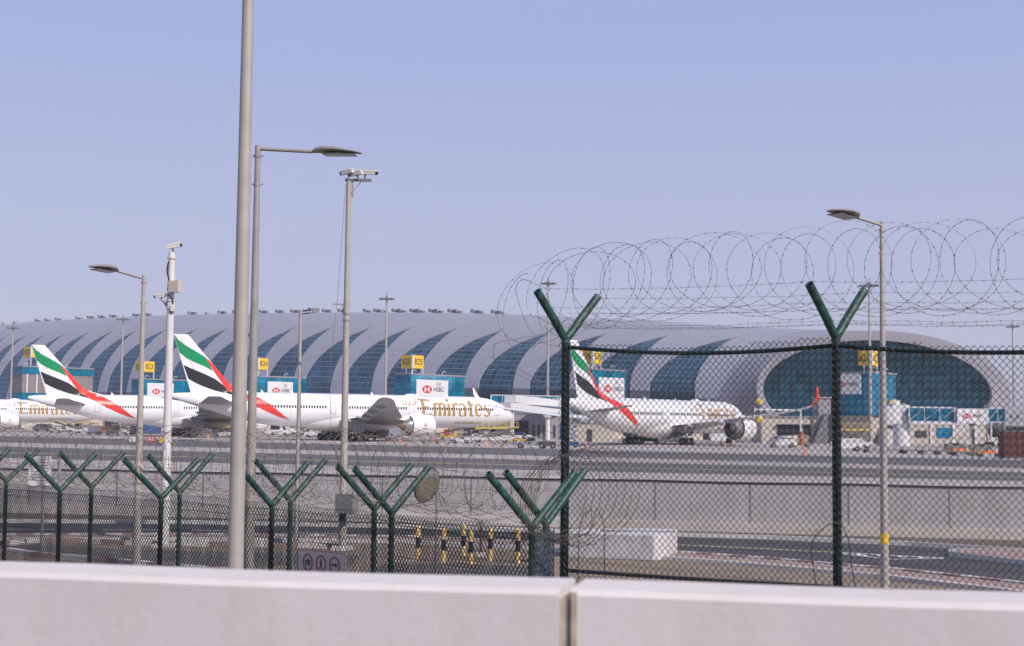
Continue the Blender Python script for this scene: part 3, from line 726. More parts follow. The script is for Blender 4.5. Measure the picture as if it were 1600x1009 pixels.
# beige camera pole
Y = 41.5; p = P(545, 283, Y)
o = thing('camera_pole', 'tall beige pole carrying three surveillance cameras on a crossbar, grey box near its foot', 'camera pole', (p.x, p.y, 0))
pole_mb((0, 0, 0), (0, 0, p.z), 0.115, 0.072, 20).build('pole', M_pole, o, smooth=True)
mb = MB(); mb.box((0.28, 0, p.z+.02), (0.78, 0.12, 0.07)); mb.build('crossbar', M_vgrey, o)
mb = MB(); mb.tube([(0.02, 0, p.z-.45), (0.38, 0, p.z-.0)], .012, 6); mb.tube([(0.12, -.02, p.z-.5), (0.12, -.02, p.z)], .025, 6); mb.build('brace', M_pole2, o)
cctv(o, (-0.03, -.1, p.z+.24), radians(150), 0.12, s=1.15, L=.34); cctv(o, (0.24, -.1, p.z+.20), radians(152), 0.10, s=1.15, L=.34); cctv(o, (0.50, 0, p.z+.24), radians(-12), 0.06, L=.55, s=1.1)
q = P(527, 476, Y)-Vector(o.location)
mb = MB(); mb.tube([(0, 0, q.z), (q.x-.12, 0, q.z+.01)], .018, 6); mb.tube([(-.05, 0, q.z-.3), (q.x*.5, 0, q.z)], .012, 6); mb.box((q.x, 0, q.z), (.3, .05, .03)); mb.build('side_arm', M_pole2, o)
for yy in (492, 502): z = P(540, yy, Y).z; mb = MB(); mb.tube([(0, 0, z), (0, 0, z+.05)], 0.108, 14); mb.build('clamp_band', M_pole2, o, smooth=True)
q0, q1 = P(527, 771, 41.2), P(558, 801, 41.2)
mb = MB(); mb.box(((q0.x+q1.x)/2-p.x-.02, -.30, (q0.z+q1.z)/2), (q1.x-q0.x, .30, q0.z-q1.z), rz=radians(-24)); mb.build('equipment_cabinet', M_vgrey, o)
mb = MB(); mb.box((.0, -.22, q1.z-.12), (.18, .14, .2)); mb.build('conduit_box', M_blackp, o)
mb = MB(); mb.tube(bez([Vector((-.09, -.05, p.z-.1)), Vector((-.25, -.05, 7.5)), Vector((-.42, -.05, 5.5)), Vector((-.40, -.05, 3.2))], 6), 0.006, 4); mb.build('guy_wire', M_vgrey, o)
mb = MB(); mb.box((0, 0, .05), (.6, .6, .1)); mb.build('footing', M_kerbw, o)
# white camera pole
Y = 42.0; p = P(268.5, 400, Y)
o = thing('camera_pole', 'stout white pole with a junction box and a camera facing right on top', 'camera pole', (p.x, p.y, 0))
pole_mb((0, 0, 0), (0, 0, p.z), 0.135, 0.10, 20).build('pole', M_polew, o, smooth=True)
mb = MB(); mb.tube([(0, 0, p.z-.02), (0, 0, p.z+.10)], [.10, .085], 16); mb.build('cap', M_polew, o, smooth=True)
for yy in (404, 470, 482): z = P(266, yy, Y).z; mb = MB(); mb.tube([(0, 0, z-.02), (0, 0, z+.02)], 0.135, 16); mb.build('clamp_band', M_polew, o, smooth=True)
cctv(o, (0.03, 0, p.z+.28), radians(8), -0.22, L=.36, s=1.15)
q = P(251, 463, Y)-Vector(o.location); h = cctv(o, q, radians(175), 0.10, L=.3, s=1.0)
mb = MB(); mb.tube(bez([Vector((q.x+.08, 0, q.z-.15)), Vector((q.x+.22, 0, q.z-.33)), Vector((-.1, -.03, q.z-.2)), Vector((-.05, -.08, q.z-.1))], 6), 0.028, 6); mb.build('camera_arm', M_vgrey, o, smooth=True)
q0, q1 = P(267, 440, Y)-Vector(o.location), P(284, 458, Y)-Vector(o.location)
mb = MB(); mb.box(((q0.x+q1.x)/2, -.12, (q0.z+q1.z)/2), (q1.x-q0.x, .24, q0.z-q1.z), rz=radians(-20)); mb.build('junction_box', M_cream, o)
mb = MB(); zz = lambda yy: P(266, yy, Y).z
mb.tube(bez([Vector((-.06, -.13, zz(410))), Vector((-.10, -.12, zz(425))), Vector((-.03, -.15, zz(440))), Vector((-.06, -.15, zz(455)))], 6), .022, 6)
mb.tube(bez([Vector((-.12, -.10, zz(462))), Vector((.0, -.15, zz(463))), Vector((.10, -.12, zz(472))), Vector((.03, -.14, zz(486))), Vector((.08, -.13, zz(490)))], 6), .018, 6)
mb.build('cables', M_blackp, o, smooth=True)
mb = MB(); mb.box((.10, -.12, zz(482)), (.12, .12, .2)); mb.build('small_box', M_polew, o)
mb = MB(); mb.box((0, 0, .04), (.6, .6, .08)); mb.build('footing', M_kerbw, o)

# high masts on the apron
def mast(px, py, Y, label, r=0.38, first=None):
    p = P(px, py, Y); o = thing('high_mast', label, 'floodlight mast', (p.x, p.y, AP), group='floodlight masts on the apron')
    h = p.z-AP-1.0; pole_mb((0, 0, 0), (0, 0, h), r, r*.55, 10).build('pole', M_pole, o, smooth=True)
    mb = MB(); mb.tube([(0, 0, h), (0, 0, h+1.6)], .08, 5); mb.cyl((0, 0, h+.1), 1.0, .25, 12); mb.cyl((0, 0, h+.5), .4, .3, 8); mb.build('head_frame', M_vgrey, o)
    for k in range(8):
        a = 2*pi*k/8+.2; mb = MB(); mb.box((cos(a)*1.6, sin(a)*1.6, h+.1), (.75, .65, .3), rz=a); mb.tube([(cos(a)*.8, sin(a)*.8, h+.1), (cos(a)*1.5, sin(a)*1.5, h+.1)], .06, 4); mb.build('floodlight', M_vgrey, o)
    return o
mast(20.5, 507, 430, 'floodlight mast at the far left behind the leftmost aircraft')
mast(192.5, 495, 405, 'floodlight mast between the leftmost tail fin and the slim lamp post')
mast(604.5, 462, 345, 'floodlight mast behind the long aircraft, left of the B25 gate')
mast(857, 438, 347, 'floodlight mast left of the tall fence post, under the start of the razor coil')
mast(1358, 440, 282, 'floodlight mast in front of the B27 gate, left of the beige lamp post')
mast(1582, 505, 420, 'small distant floodlight mast near the right edge of the picture')

# ------------------------------------------------------------------ striped bollards, block, mirror, signs
def bollard_proto(label, loc):
    o = thing('bollard', label, 'bollard', loc, group='yellow and black striped bollards')
    R_ = 0.065
    for z0, z1, m_ in ((0, .31, M_yellow), (.31, .60, M_blackp), (.60, .88, M_yellow)):
        mb = MB(); mb.tube([(0, 0, z0), (0, 0, z1)], R_, 14); mb.build('stripe_band', m_, o, smooth=True)
    mb = MB(); mb.tube([(0, 0, .88), (0, 0, .90), (0, 0, .91)], [R_, R_*.8, .01], 14); mb.build('cap', M_yellow, o, smooth=True)
    return o
bl_ = [(653, 873, 'leftmost striped bollard, left of the other five and right of the double fence post'), (693, 877.5, 'second striped bollard from the left, standing alone'),
       (724, 870, 'third striped bollard from the left, set back from its close right neighbour'), (735.5, 881, 'fourth striped bollard from the left, nearest to the fence'),
       (766, 875, 'fifth striped bollard from the left, right of the dark marker post'), (809, 879, 'rightmost striped bollard, beside the fence corner post')]
bp_ = None
for x, y, lab in bl_:
    g = G(x, y)
    if bp_ is None: bp_ = bollard_proto(lab, g)
    else: copy_tree(bp_, g, 0, lab)
g = G(751, 868); o = thing('marker_post', 'dark brown marker post among the striped bollards', 'post', g)
mb = MB(); mb.tube([(0, 0, 0), (0, 0, .5), (0, 0, .85)], [.035, .035, .03], 10); mb.build('shaft', M_burnt, o, smooth=True)
mb = MB(); mb.box((0, 0, .9), (.12, .08, .16)); mb.tube([(-.1, 0, .9), (.1, 0, .9)], .03, 8); mb.build('head', M_vgrey, o)
mb = MB(); mb.box((0, 0, .05), (.25, .25, .1)); mb.build('foot', M_kerbw, o)
# white concrete block by the road
a = G(885, 870); b = G(1022, 876); c2 = G(1058, 868)
o = thing('concrete_block', 'long low white concrete block with a rounded end at the roadside behind the tall fence', 'concrete block', a)
out = [a, a.lerp(b, .5), b, b.lerp(c2, .45)+Vector((.12, -.1, 0)), c2]
back = [c2+Vector((.1, 1.0, 0)), a+Vector((.2, 1.3, 0))]
poly = [((q-a).x, (q-a).y) for q in out+back]
mb = MB(); mb.prism(poly, 0, .70); cb_ = mb.build('block_body', stained(mat('white_render', (.58, .56, .58), .75, var=.07, scale=2, bump=.2, bscale=15), .7, (3, 3, 1.5), .58), o)
bv = cb_.modifiers.new('b', 'BEVEL'); bv.width = .03; bv.segments = 2
mb = MB(); mb.box((2.3, .45, .712), (1.5, .06, .02), rz=-.05); mb.box((1.4, .3, .72), (.9, .05, .03), rz=-.1); mb.build('lifting_bar', M_vgrey, o)
# convex traffic mirror
mc = P(667, 757, 30.0); o = thing('traffic_mirror', 'round convex traffic mirror turned sideways behind the low fence', 'mirror', (mc.x+.2, mc.y+.1, 0))
nv = Vector((0.62, -0.55, -0.18)).normalized(); sd = nv.cross(Vector((0, 0, 1))).normalized(); uu = sd.cross(nv)
sd, uu = (sd*cos(.35)+uu*sin(.35)), (uu*cos(.35)-sd*sin(.35))
cl_ = mc-Vector(o.location); RR = .37
rings = []
for k in range(7):
    t = k/6; rr = RR*sin(t*pi/2); h_ = .10*cos(t*pi/2)
    rings.append([cl_+(sd*cos(2*pi*j/28)*.92+uu*sin(2*pi*j/28)*1.0)*max(rr, .002)+nv*h_ for j in range(28)])
mb = MB(); mb.loft(rings); 
M_mirror = mat('mirror_dome', (.42, .42, .36), .12, metal=.85)
mb.build('mirror_face', M_mirror, o, smooth=True, angle=80)
mb = MB(); mb.tube([cl_+(sd*cos(2*pi*j/28)*.92+uu*sin(2*pi*j/28))*RR for j in range(28)], .018, 6, closed=True); mb.build('rim', M_blackp, o, smooth=True)
mb = MB(); mb.loft([[cl_-nv*.03+(sd*cos(2*pi*j/20)*.92+uu*sin(2*pi*j/20))*RR*q_ for j in range(20)] for q_ in (1, .6, .1)]); mb.build('back_shell', M_vgrey, o, smooth=True)
mb = MB(); mb.tube([(0, .1, 0), (0, .1, mc.z-.1), cl_-nv*.06], .024, 10); mb.build('pole', M_vgrey, o, smooth=True)

# prohibition sign on the low fence (photography, pedestrians, vehicles)
sA = P(466, 856, 17.25); sB = P(540, 862, 16.55); hgt = .52
ax_ = (sB-sA); ax_.z = 0; wS = ax_.length; ax_.normalize(); up = Vector((0, 0, 1)); sn_ = ax_.cross(up)
o = thing('warning_sign', 'pale rectangular sign with three red prohibition circles wired to the low fence', 'sign', (sA.x, sA.y, sA.z-hgt))
R3_ = Matrix((ax_, -sn_, up)).transposed()
tilt = Matrix.Rotation(radians(0.5), 3, sn_)
def SP(x, y, off_=0.0): return (tilt @ (ax_*x+up*y))+sn_*(off_)
mb = MB(); mb.add([SP(0, 0, 0), SP(wS, 0, 0), SP(wS, hgt, 0), SP(0, hgt, 0), SP(0, 0, -.012), SP(wS, 0, -.012), SP(wS, hgt, -.012), SP(0, hgt, -.012)], [(0, 1, 2, 3), (7, 6, 5, 4), (0, 4, 5, 1), (1, 5, 6, 2), (2, 6, 7, 3), (3, 7, 4, 0)])
M_signp = mat('sign_plate', (.42, .39, .41), .5, var=.12, scale=5)
mb.build('plate', M_signp, o)
mb = MB(); e_ = .012
for (x0, y0, x1, y1) in ((0, 0, wS, 0), (wS, 0, wS, hgt), (wS, hgt, 0, hgt), (0, hgt, 0, 0)): mb.tube([SP(x0, y0), SP(x1, y1)], .008, 4)
mb.build('frame', mat('sign_frame', (.20, .10, .10), .5), o)
def quads(mb, qs, T, off_, th=.004):
    for q in qs:
        n = len(q); vs = [T(x, y, off_) for x, y in q]; mb.add(vs, [tuple(range(n))])
rr_ = .092
for k, cx_ in enumerate((.20, .50, .80)):
    cx0 = wS*cx_*.94+.03; cy0 = hgt-.15
    mb = MB(); quads(mb, stroke(arc(cx0, cy0, rr_, rr_, 0, 360, 28), .022), SP, .006); mb.build('prohibition_ring', mat('ring_red', (.28, .05, .06), .5), o)
    mb = MB(); qs = []
    if k == 0: qs = [[(cx0-.07, cy0-.05), (cx0+.07, cy0-.05), (cx0+.07, cy0+.035), (cx0-.07, cy0+.035)], [(cx0-.035, cy0+.035), (cx0+.03, cy0+.035), (cx0+.02, cy0+.06), (cx0-.025, cy0+.06)]]
    if k == 1: qs = stroke(arc(cx0, cy0+.085, .008, .008, 0, 360, 8), .016)+stroke([(cx0, cy0+.065), (cx0+.005, cy0)], [.03, .035])+stroke([(cx0, cy0+.05), (cx0-.035, cy0+.02), (cx0-.05, cy0+.005)], .014)+stroke([(cx0+.005, cy0+.055), (cx0+.03, cy0+.02)], .014)+stroke([(cx0+.003, cy0+.01), (cx0-.02, cy0-.04), (cx0-.035, cy0-.09)], .02)+stroke([(cx0+.005, cy0+.01), (cx0+.02, cy0-.045), (cx0+.035, cy0-.085)], .02)
    if k == 2: qs = [[(cx0-.085, cy0+.0), (cx0+.0, cy0+.0), (cx0+.0, cy0+.025), (cx0-.085, cy0+.025)], [(cx0+.0, cy0-.01), (cx0+.075, cy0-.01), (cx0+.08, cy0+.02), (cx0+.055, cy0+.035), (cx0, cy0+.03)]]+stroke(arc(cx0-.045, cy0-.01, .01, .01, 0, 360, 8), .014)+stroke(arc(cx0+.045, cy0-.015, .01, .01, 0, 360, 8), .014)
    quads(mb, [[(cx0+(x-cx0)*.68, cy0+(y-cy0)*.68) for x, y in q] for q in qs], SP, .006); mb.build('pictogram', M_dark, o)
    if k == 0:
        mb = MB(); quads(mb, stroke(arc(cx0, cy0-.008, .015, .015, 0, 360, 12), .008), SP, .009); mb.build('pictogram', M_signp, o)
# notice board on two posts left
Y = 40.0; n0 = P(42, 758, Y); n1 = P(83, 712, Y); o = thing('notice_board', 'white weathered notice board with dark lines of text on grey posts behind the low fence', 'sign', (P(66, 800, Y).x, Y, 0))
L0 = Vector(o.location); wN = n1.x-n0.x; hN = n1.z-n0.z
def NP(x, y, o_=0): return Vector((n0.x+x*cos(.15), n0.y-x*sin(.15)-o_, n0.z+y))-L0
bd_ = [(.10*wN, 0), (wN, .02), (wN*.98, hN), (.15*wN, hN), (0, hN*.35)]
mb = MB(); mb.prism(bd_, 0, -.03, fn=lambda a, b, h: NP(a, b, h)); mb.build('board', mat('notice_white', (.62, .61, .62), .6, var=.06, scale=4), o)
mb = MB(); rnd = random.Random(4)
for k in range(8):
    x = .18*wN; yy = hN*(.88-.1*k)
    while x < wN*.9:
        l_ = rnd.uniform(.02, .09); 
        if x+l_ > wN*.93: break
        quads(mb, [[(x, yy), (x+l_, yy), (x+l_, yy+.022), (x, yy+.022)]], lambda a, b, c: NP(a, b, c), .006); x += l_+.02
mb.build('text_lines', mat('faded_ink', (.16, .16, .18), .7), o)
mb = MB(); mb.tube([(0, .04, 0), (0, .04, n1.z-.05)], .045, 10); mb.build('post', M_vsilver, o, smooth=True)
p = P(93.5, 714, 41); o = thing('plain_post', 'plain blue-grey steel post right of the white notice board', 'post', (p.x, p.y, 0))
mb = MB(); mb.tube([(0, 0, 0), (0, 0, p.z)], .042, 12); mb.build('shaft', M_vsilver, o, smooth=True); mb = MB(); mb.cyl((0, 0, p.z+.01), .05, .03, 12); mb.build('cap', M_vgrey, o)
# rag caught on the fence arm
p = P(217, 724, 19.7); o = thing('plastic_rag', 'crumpled grey plastic rag caught on the left arm of a low fence post', 'litter', p)
bm = bmesh.new(); bmesh.ops.create_icosphere(bm, subdivisions=3, radius=.05); rnd = random.Random(2)
for v in bm.verts: v.co = Vector((v.co.x*1.5, v.co.y*.7, v.co.z*1.0-.03+abs(v.co.x)*-.6))*(1+rnd.uniform(-.22, .22))
me = bpy.data.meshes.new('crumpled_film'); bm.to_mesh(me); bm.free(); me.materials.append(mat('film_grey', (.33, .30, .29), .45, var=.4, scale=20)); q = bpy.data.objects.new('crumpled_film', me); COL.objects.link(q); q.parent = o
mb = MB(); mb.tube([(-.01, -.02, -.02), (.0, -.03, -.09), (.02, -.02, -.15)], [.03, .022, .006], 6); mb.build('hanging_scrap', MATS['film_grey'], o, smooth=True)
#PART2
# ------------------------------------------------------------------ dusty air
mb = MB(); mb.box((0, 4250, 29), (8400, 10000, 62)); hz = mb.build('haze', []) ; 
hm = bpy.data.materials.new('haze'); hm.use_nodes = True; hn = hm.node_tree; hn.nodes.remove(hn.nodes['Principled BSDF']); hv = hn.nodes.new('ShaderNodeVolumePrincipled')
hv.inputs['Density'].default_value = HAZE; hv.inputs['Color'].default_value = (0.78, 0.82, 0.96, 1); hv.inputs['Anisotropy'].default_value = 0.2
hn.links.new(hv.outputs[0], hn.nodes['Material Output'].inputs['Volume']); hz.data.materials.append(hm); tag(hz, kind='stuff')
# ------------------------------------------------------------------ the terminal
TAX = Vector((.758, -.652, 0)); TN = Vector((-.652, -.758, 0)); TW = 40.0; TF = Vector((0, 385, 0))
HU = [(-500, 45), (-335, 45), (-224, 44), (-157, 42.2), (-90, 39.7), (-34, 36.7), (20, 32.5), (69, 28.6), (100, 27.0)]
def t_height(u): return sinterp(u, HU)
def TS(u, ph, off_=0.0):       # ph in degrees: 0 = near foot, 90 = crest, 180 = far foot
    a = radians(ph); H_ = t_height(min(u, 100))
    return TF-TN*TW+TAX*u+TN*(TW+off_)*cos(a)+Vector((0, 0, AP+(H_+off_)*sin(a)))
U_END = 78.0
def u_end(ph): return U_END+21.6*(1-cos(radians(ph)))/2
term = thing('airport_terminal', 'huge silver tube-shaped airport terminal with blue crescent windows and an oval glass end', 'terminal', TF)
T0 = Vector(term.location)
tips = [-276.1, -261.9, -248.2, -231.3, -215.9, -200.0, -182.0, -163.6, -146.3, -128.7, -111.1, -92.9, -74.9, -57.0, -38.0, -19.6, -1.5, 17.7, 37.8, 57.7]
tips = [tips[0]-15.2*k for k in range(12, 0, -1)]+tips
LOFF = [(0, .66), (15, .68), (20, .71), (26, .77), (32, .75), (37, .685), (43, .57), (48, .44), (51, .34), (54, .215), (57, .11), (59, .04), (60.6, 0)]
ROFF = [(0, .02), (18, 0), (22, -.03), (28, -.09), (35, -.12), (43, -.11), (50, -.08), (56, -.05), (60.6, 0)]
PH = [0, 6, 12, 18, 22, 26, 30, 34, 38, 42, 46, 50, 53, 56, 58, 59.5, 60.6]
PHT = [60.6, 64, 68, 73, 78, 84, 90, 98, 108, 120, 135, 150, 165, 180]
def tip_ph(u): return 60.6+max(0, (u-0)/57.0)*3.2
def arc_len(ph): return radians(ph)*40
shell = MB(); suv = []
def sgrid(u0f, u1f, phs, nu, mb, uvl, off_=0.0):
    base = len(mb.v); n = 0
    for ph in phs:
        for k in range(nu+1):
            u = u0f(ph)+(u1f(ph)-u0f(ph))*k/nu; mb.v.append(tuple(TS(u, ph, off_)-T0)); uvl.append((u+900, arc_len(ph)+50))
    for i in range(len(phs)-1):
        for k in range(nu):
            a = base+i*(nu+1)+k; mb.f.append((a, a+1, a+nu+2, a+nu+1)); mb.mi.append(0)
for i, tp in enumerate(tips):
    pitch = (tips[i]-tips[i-1]) if i else 15.2
    sc = tip_ph(tp)/60.6; phs = [p*sc for p in PH]
    Lf = lambda ph, tp=tp, pitch=pitch, sc=sc: tp-interp(ph/sc, LOFF)*pitch+interp(ph/sc, ROFF)*pitch*0
    Rf = lambda ph, tp=tp, pitch=pitch, sc=sc: tp+interp(ph/sc, ROFF)*pitch
    g = MB(); gu = []; sgrid(Lf, Rf, phs, 6, g, gu, -0.25)
    # reveals along both edges
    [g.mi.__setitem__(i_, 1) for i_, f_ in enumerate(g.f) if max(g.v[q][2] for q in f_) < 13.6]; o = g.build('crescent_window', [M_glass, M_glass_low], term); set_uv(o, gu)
    prevR = (lambda ph, t0=tips[i-1], pp=(tips[i-1]-tips[i-2] if i > 1 else 15.2), sc=sc: t0+interp(ph/sc, ROFF)*pp) if i else (lambda ph: tips[0]-60)
    sgrid(prevR, Lf, phs, 4, shell, suv)
    # the shell edge thickness next to the glass
    for fn in (Lf, Rf):
        b0_ = len(shell.v)
        for ph in phs:
            for o_ in (0, -0.25): shell.v.append(tuple(TS(fn(ph), ph, o_)-T0)); suv.append((1.2, 1.0))
        for k in range(len(phs)-1): a = b0_+2*k; shell.f.append((a, a+1, a+3, a+2)); shell.mi.append(0)
    top = [tip_ph(tp)]+[p for p in PHT[1:] if p > tip_ph(tp)+0.5]
    t0 = tips[i-1] if i else tips[0]-60
    base = len(shell.v); nu = 4
    for r_i, ph in enumerate(top):
        for k in range(nu+1):
            u = t0+(tp-t0)*k/nu; php = ph
            if r_i == 0: php = tip_ph(t0)+(tip_ph(tp)-tip_ph(t0))*k/nu
            shell.v.append(tuple(TS(u, php)-T0)); suv.append((u+900, arc_len(php)+50))
    for r_i in range(len(top)-1):
        for k in range(nu): a = base+r_i*(nu+1)+k; shell.f.append((a, a+1, a+nu+2, a+nu+1)); shell.mi.append(0)
last = tips[-1]
ECUT = 15.0
phl = [0, 6, 12, 20, 28, 34, 40, 46, 52, 58, 63.8]
sgrid(lambda ph: last+interp(ph, ROFF)*20, lambda ph: max(last+1.3, u_end(ph)-ECUT), phl, 5, shell, suv)
phl2 = [63.8, 68, 73, 78, 84, 90, 98, 106, 114, 122, 130, 138, 146, 154, 162, 170, 180]
sgrid(lambda ph: last, lambda ph: u_end(ph)-ECUT, phl2, 6, shell, suv)
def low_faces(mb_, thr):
    # faces wholly below thr get the darker low material
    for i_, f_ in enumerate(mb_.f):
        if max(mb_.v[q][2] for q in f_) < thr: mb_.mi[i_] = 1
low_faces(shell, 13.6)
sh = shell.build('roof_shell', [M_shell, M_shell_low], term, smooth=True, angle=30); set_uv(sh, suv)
# oval end: the tube flares into a collar, glass set back inside it
EL = ray(1195, 640)*338; ER = ray(1553, 636)*388; EL.z = ER.z = 0
ECN = (EL+ER)/2; EHV = (EL-ER)/2; EFW = Vector((EHV.y, -EHV.x, 0)).normalized()
if EFW.y > 0: EFW = -EFW
ZE, HE = 12.4, 13.1
def EP(ph, s_, fw, hh, sh=0.0): a = radians(ph); return ECN-EHV*sh+EHV*cos(a)*s_+EFW*fw+Vector((0, 0, ZE+hh*sin(a)))
def pe(ph): return -32+ph*244/180
phs = sorted(set([k*4 for k in range(46)]+[63.8]))
rim = MB(); ru = []
t0r = [TS(max(last+1.3, u_end(ph)-ECUT), ph) for ph in phs]; out_ = [EP(pe(ph), 1.115, -1.0, HE+2.6, .05) for ph in phs]
rings = [t0r]+[[a_.lerp(b_, t_)+(a_-b_)*0.0 for a_, b_ in zip(t0r, out_)] for t_ in (.3, .6, .85)]+[out_]
for s_, fw, hh, sh in ((1.116, .2, 2.62, .05), (1.08, .05, 1.9, .035), (1.04, -.2, 1.0, .015), (1.0, -.5, .1, 0), (.995, -1.4, 0, 0)): rings.append([EP(pe(ph), s_, fw, HE+hh, sh) for ph in phs])
for i, r_ in enumerate(rings):
    for j, p_ in enumerate(r_): rim.v.append(tuple(p_-T0)); ru.append((phs[j]*.55+100, 60+i*1.2))
n = len(phs)
for i in range(len(rings)-1):
    for j in range(n-1): a = i*n+j; rim.f.append((a, a+1, a+n+1, a+n)); rim.mi.append(0)
o = rim.build('end_rim', M_rim, term, smooth=True, angle=50); set_uv(o, ru)
ge = MB(); gu = []; rows_ = 16
phs2 = [k*6 for k in range(31)]
for i in range(rows_+1):
    f_ = i/rows_
    for ph in phs2:
        a = radians(ph); zlo = -HE*.62*min(1, sin(a)*2.2); zz = ZE+zlo+(HE*sin(a)-zlo)*f_; wz_ = 1.0
        if zz < ZE: wz_ = 1-.16*((ZE-zz)/(HE*.62))**2
        p_ = ECN+EHV*cos(a)*.992*wz_-EFW*(1.0+2.2*sin(a)*(1-(2*f_-1)**2)); ge.v.append(tuple(Vector((p_.x, p_.y, zz))-T0)); gu.append((cos(a)*43+300, zz+100))
for i in range(rows_):
    for j in range(len(phs2)-1): a = i*len(phs2)+j; ge.f.append((a, a+1, a+len(phs2)+1, a+len(phs2))); ge.mi.append(0)
o = ge.build('oval_glass_wall', M_endglass, term, smooth=True, angle=50); set_uv(o, gu)
q0_, q1_ = ECN+EHV*.86, ECN-EHV*.86
mb = MB(); mb.prism([tuple((q-T0).xy) for q in (q0_, q1_, q1_-EFW*26, q0_-EFW*26)], AP, 5.4); mb.build('end_base', M_cream, term)
# dark band along the foot of the tube
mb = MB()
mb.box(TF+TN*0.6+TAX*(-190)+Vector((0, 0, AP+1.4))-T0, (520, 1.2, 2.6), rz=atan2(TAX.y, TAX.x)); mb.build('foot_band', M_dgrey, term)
# roof units along the crest
def crest_u(px):
    lo, hi = -420.0, 95.0
    for _ in range(50):
        mid = (lo+hi)/2; p_ = TS(mid, 86); x = 800+FPX*p_.x/p_.y
        if x < px: lo = mid
        else: hi = mid
    return lo
vents = [(2, 5), (20, 6), (57, 7), (72, 7), (89, 7), (121, 7), (140, 8), (157, 8), (175, 8), (211, 8), (229, 8), (299, 9), (320, 6), (346, 9), (369, 9), (411, 9), (436, 8), (460, 9), (510, 9), (535, 9), (573, 7), (590, 8), (600, 6), (619, 8), (628, 7), (647, 8), (657, 7), (677, 8), (686, 7), (708, 9), (716, 7), (744, 9), (751, 6), (776, 9), (784, 6)]
for k, (px, wpx) in enumerate(vents):
    u = crest_u(px); p_ = TS(u, 87); sc_ = p_.y/FPX; ln = wpx*sc_*1.05; h_ = (1.0 if wpx > 7 else .7)
    mb = MB(); mb.box(p_-T0+Vector((0, 0, h_/2-.1)), (ln, 1.2, h_), rz=atan2(TAX.y, TAX.x))
    mb.build('roof_vent', M_vgrey if wpx > 6 else M_grey, term)
    if wpx > 6:
        q_ = TS(u-ln*1.1, 87); mb = MB(); mb.box(q_-T0+Vector((0, 0, .7)), (1.2, 1.2, 1.0), rz=atan2(TAX.y, TAX.x)); mb.build('roof_duct', M_grey, term)

# long podium building on the apron in front of the terminal foot
def term_pt(u, v, z): return TF+TAX*u+TN*v+Vector((0, 0, z))
RZ = atan2(TAX.y, TAX.x)
pod = thing('podium_building', 'long low pale service building under the terminal behind the aircraft', 'service building', term_pt(-150, 5, AP)); O_ = Vector(pod.location)
mb = MB(); mb.box(term_pt(-172, 5, AP+3.3)-O_, (468, 9, 6.6), RZ); mb.build('wall', M_cream, pod)
mb = MB(); mb.box(term_pt(-172, 5, AP+6.85)-O_, (470, 9.8, .5), RZ); mb.build('roof', M_grey, pod)
rnd = random.Random(12); u = -395
while u < 55:
    wd_ = rnd.choice([5, 7, 10, 4]); mb = MB(); hh = rnd.choice([3.2, 4.2, 4.6]); mb.box(term_pt(u, 9.52, AP+hh/2+.1)-O_, (wd_, .1, hh), RZ); mb.build('opening', rnd.choice([M_dgrey, M_dgrey, M_grey, M_vgrey]), pod); u += wd_+rnd.choice([3, 5, 8])

# ------------------------------------------------------------------ gate pods with gate signs and advertising boards
def wall_text(parent, s, o, a, b, size, m, name, bold=0.02, xs=1.0, align='CENTER', off_=0.05):
    vs, fs = text_mesh(s, size, bold, xs, align); fr_ = plane_frame(o, a, b, off_)
    mb = MB(); mb.add([fr_(x, y) for x, y in vs], fs); return mb.build(name, m, parent)
def bank_logo(parent, o, a, b, s, name='logo'):
    fr_ = plane_frame(o, a, b, .06); mb = MB()
    for t in ([(-2, 0), (-1, -1), (-1, 1)], [(2, 0), (1, 1), (1, -1)], [(-1, 1), (0, 0), (1, 1)], [(-1, -1), (1, -1), (0, 0)]):
        mb.add([fr_(x*s, y*s) for x, y in t], [(0, 1, 2)])
    return mb.build(name, M_logo, parent)
def advert(parent, o, a, b, W_, H_, small=True):
    # o = centre ; a, b unit axes in the board plane
    n_ = Vector(a).cross(Vector(b)).normalized(); mb = MB()
    R = Matrix((a, b, n_)).transposed(); mb.box(Vector(o)+n_*.12, (W_, H_, .24), M=R); p_ = mb.build('advert_board', M_panel, parent)
    oo = Vector(o)+n_*.24
    bank_logo(p_, oo-Vector(a)*W_*.17, a, b, min(W_*.082, H_*.22))
    wall_text(p_, 'HSBC', oo+Vector(a)*W_*.03, a, b, min(W_*.16, H_*.34), M_dark, 'lettering', align='LEFT', bold=0.006)
    if small:
        mb = MB(); fr_ = plane_frame(oo, a, b, .05)
        for i in range(3): mb.add([fr_(W_*.12+x, H_*.34+y-i*.35) for x, y in ((0, 0), (W_*.15, 0), (W_*.15, .2), (0, .2))], [(0, 1, 2, 3)])
        mb.build('small_print', mat('pale_grey_print', (.45, .42, .40), .6), p_)
    return p_
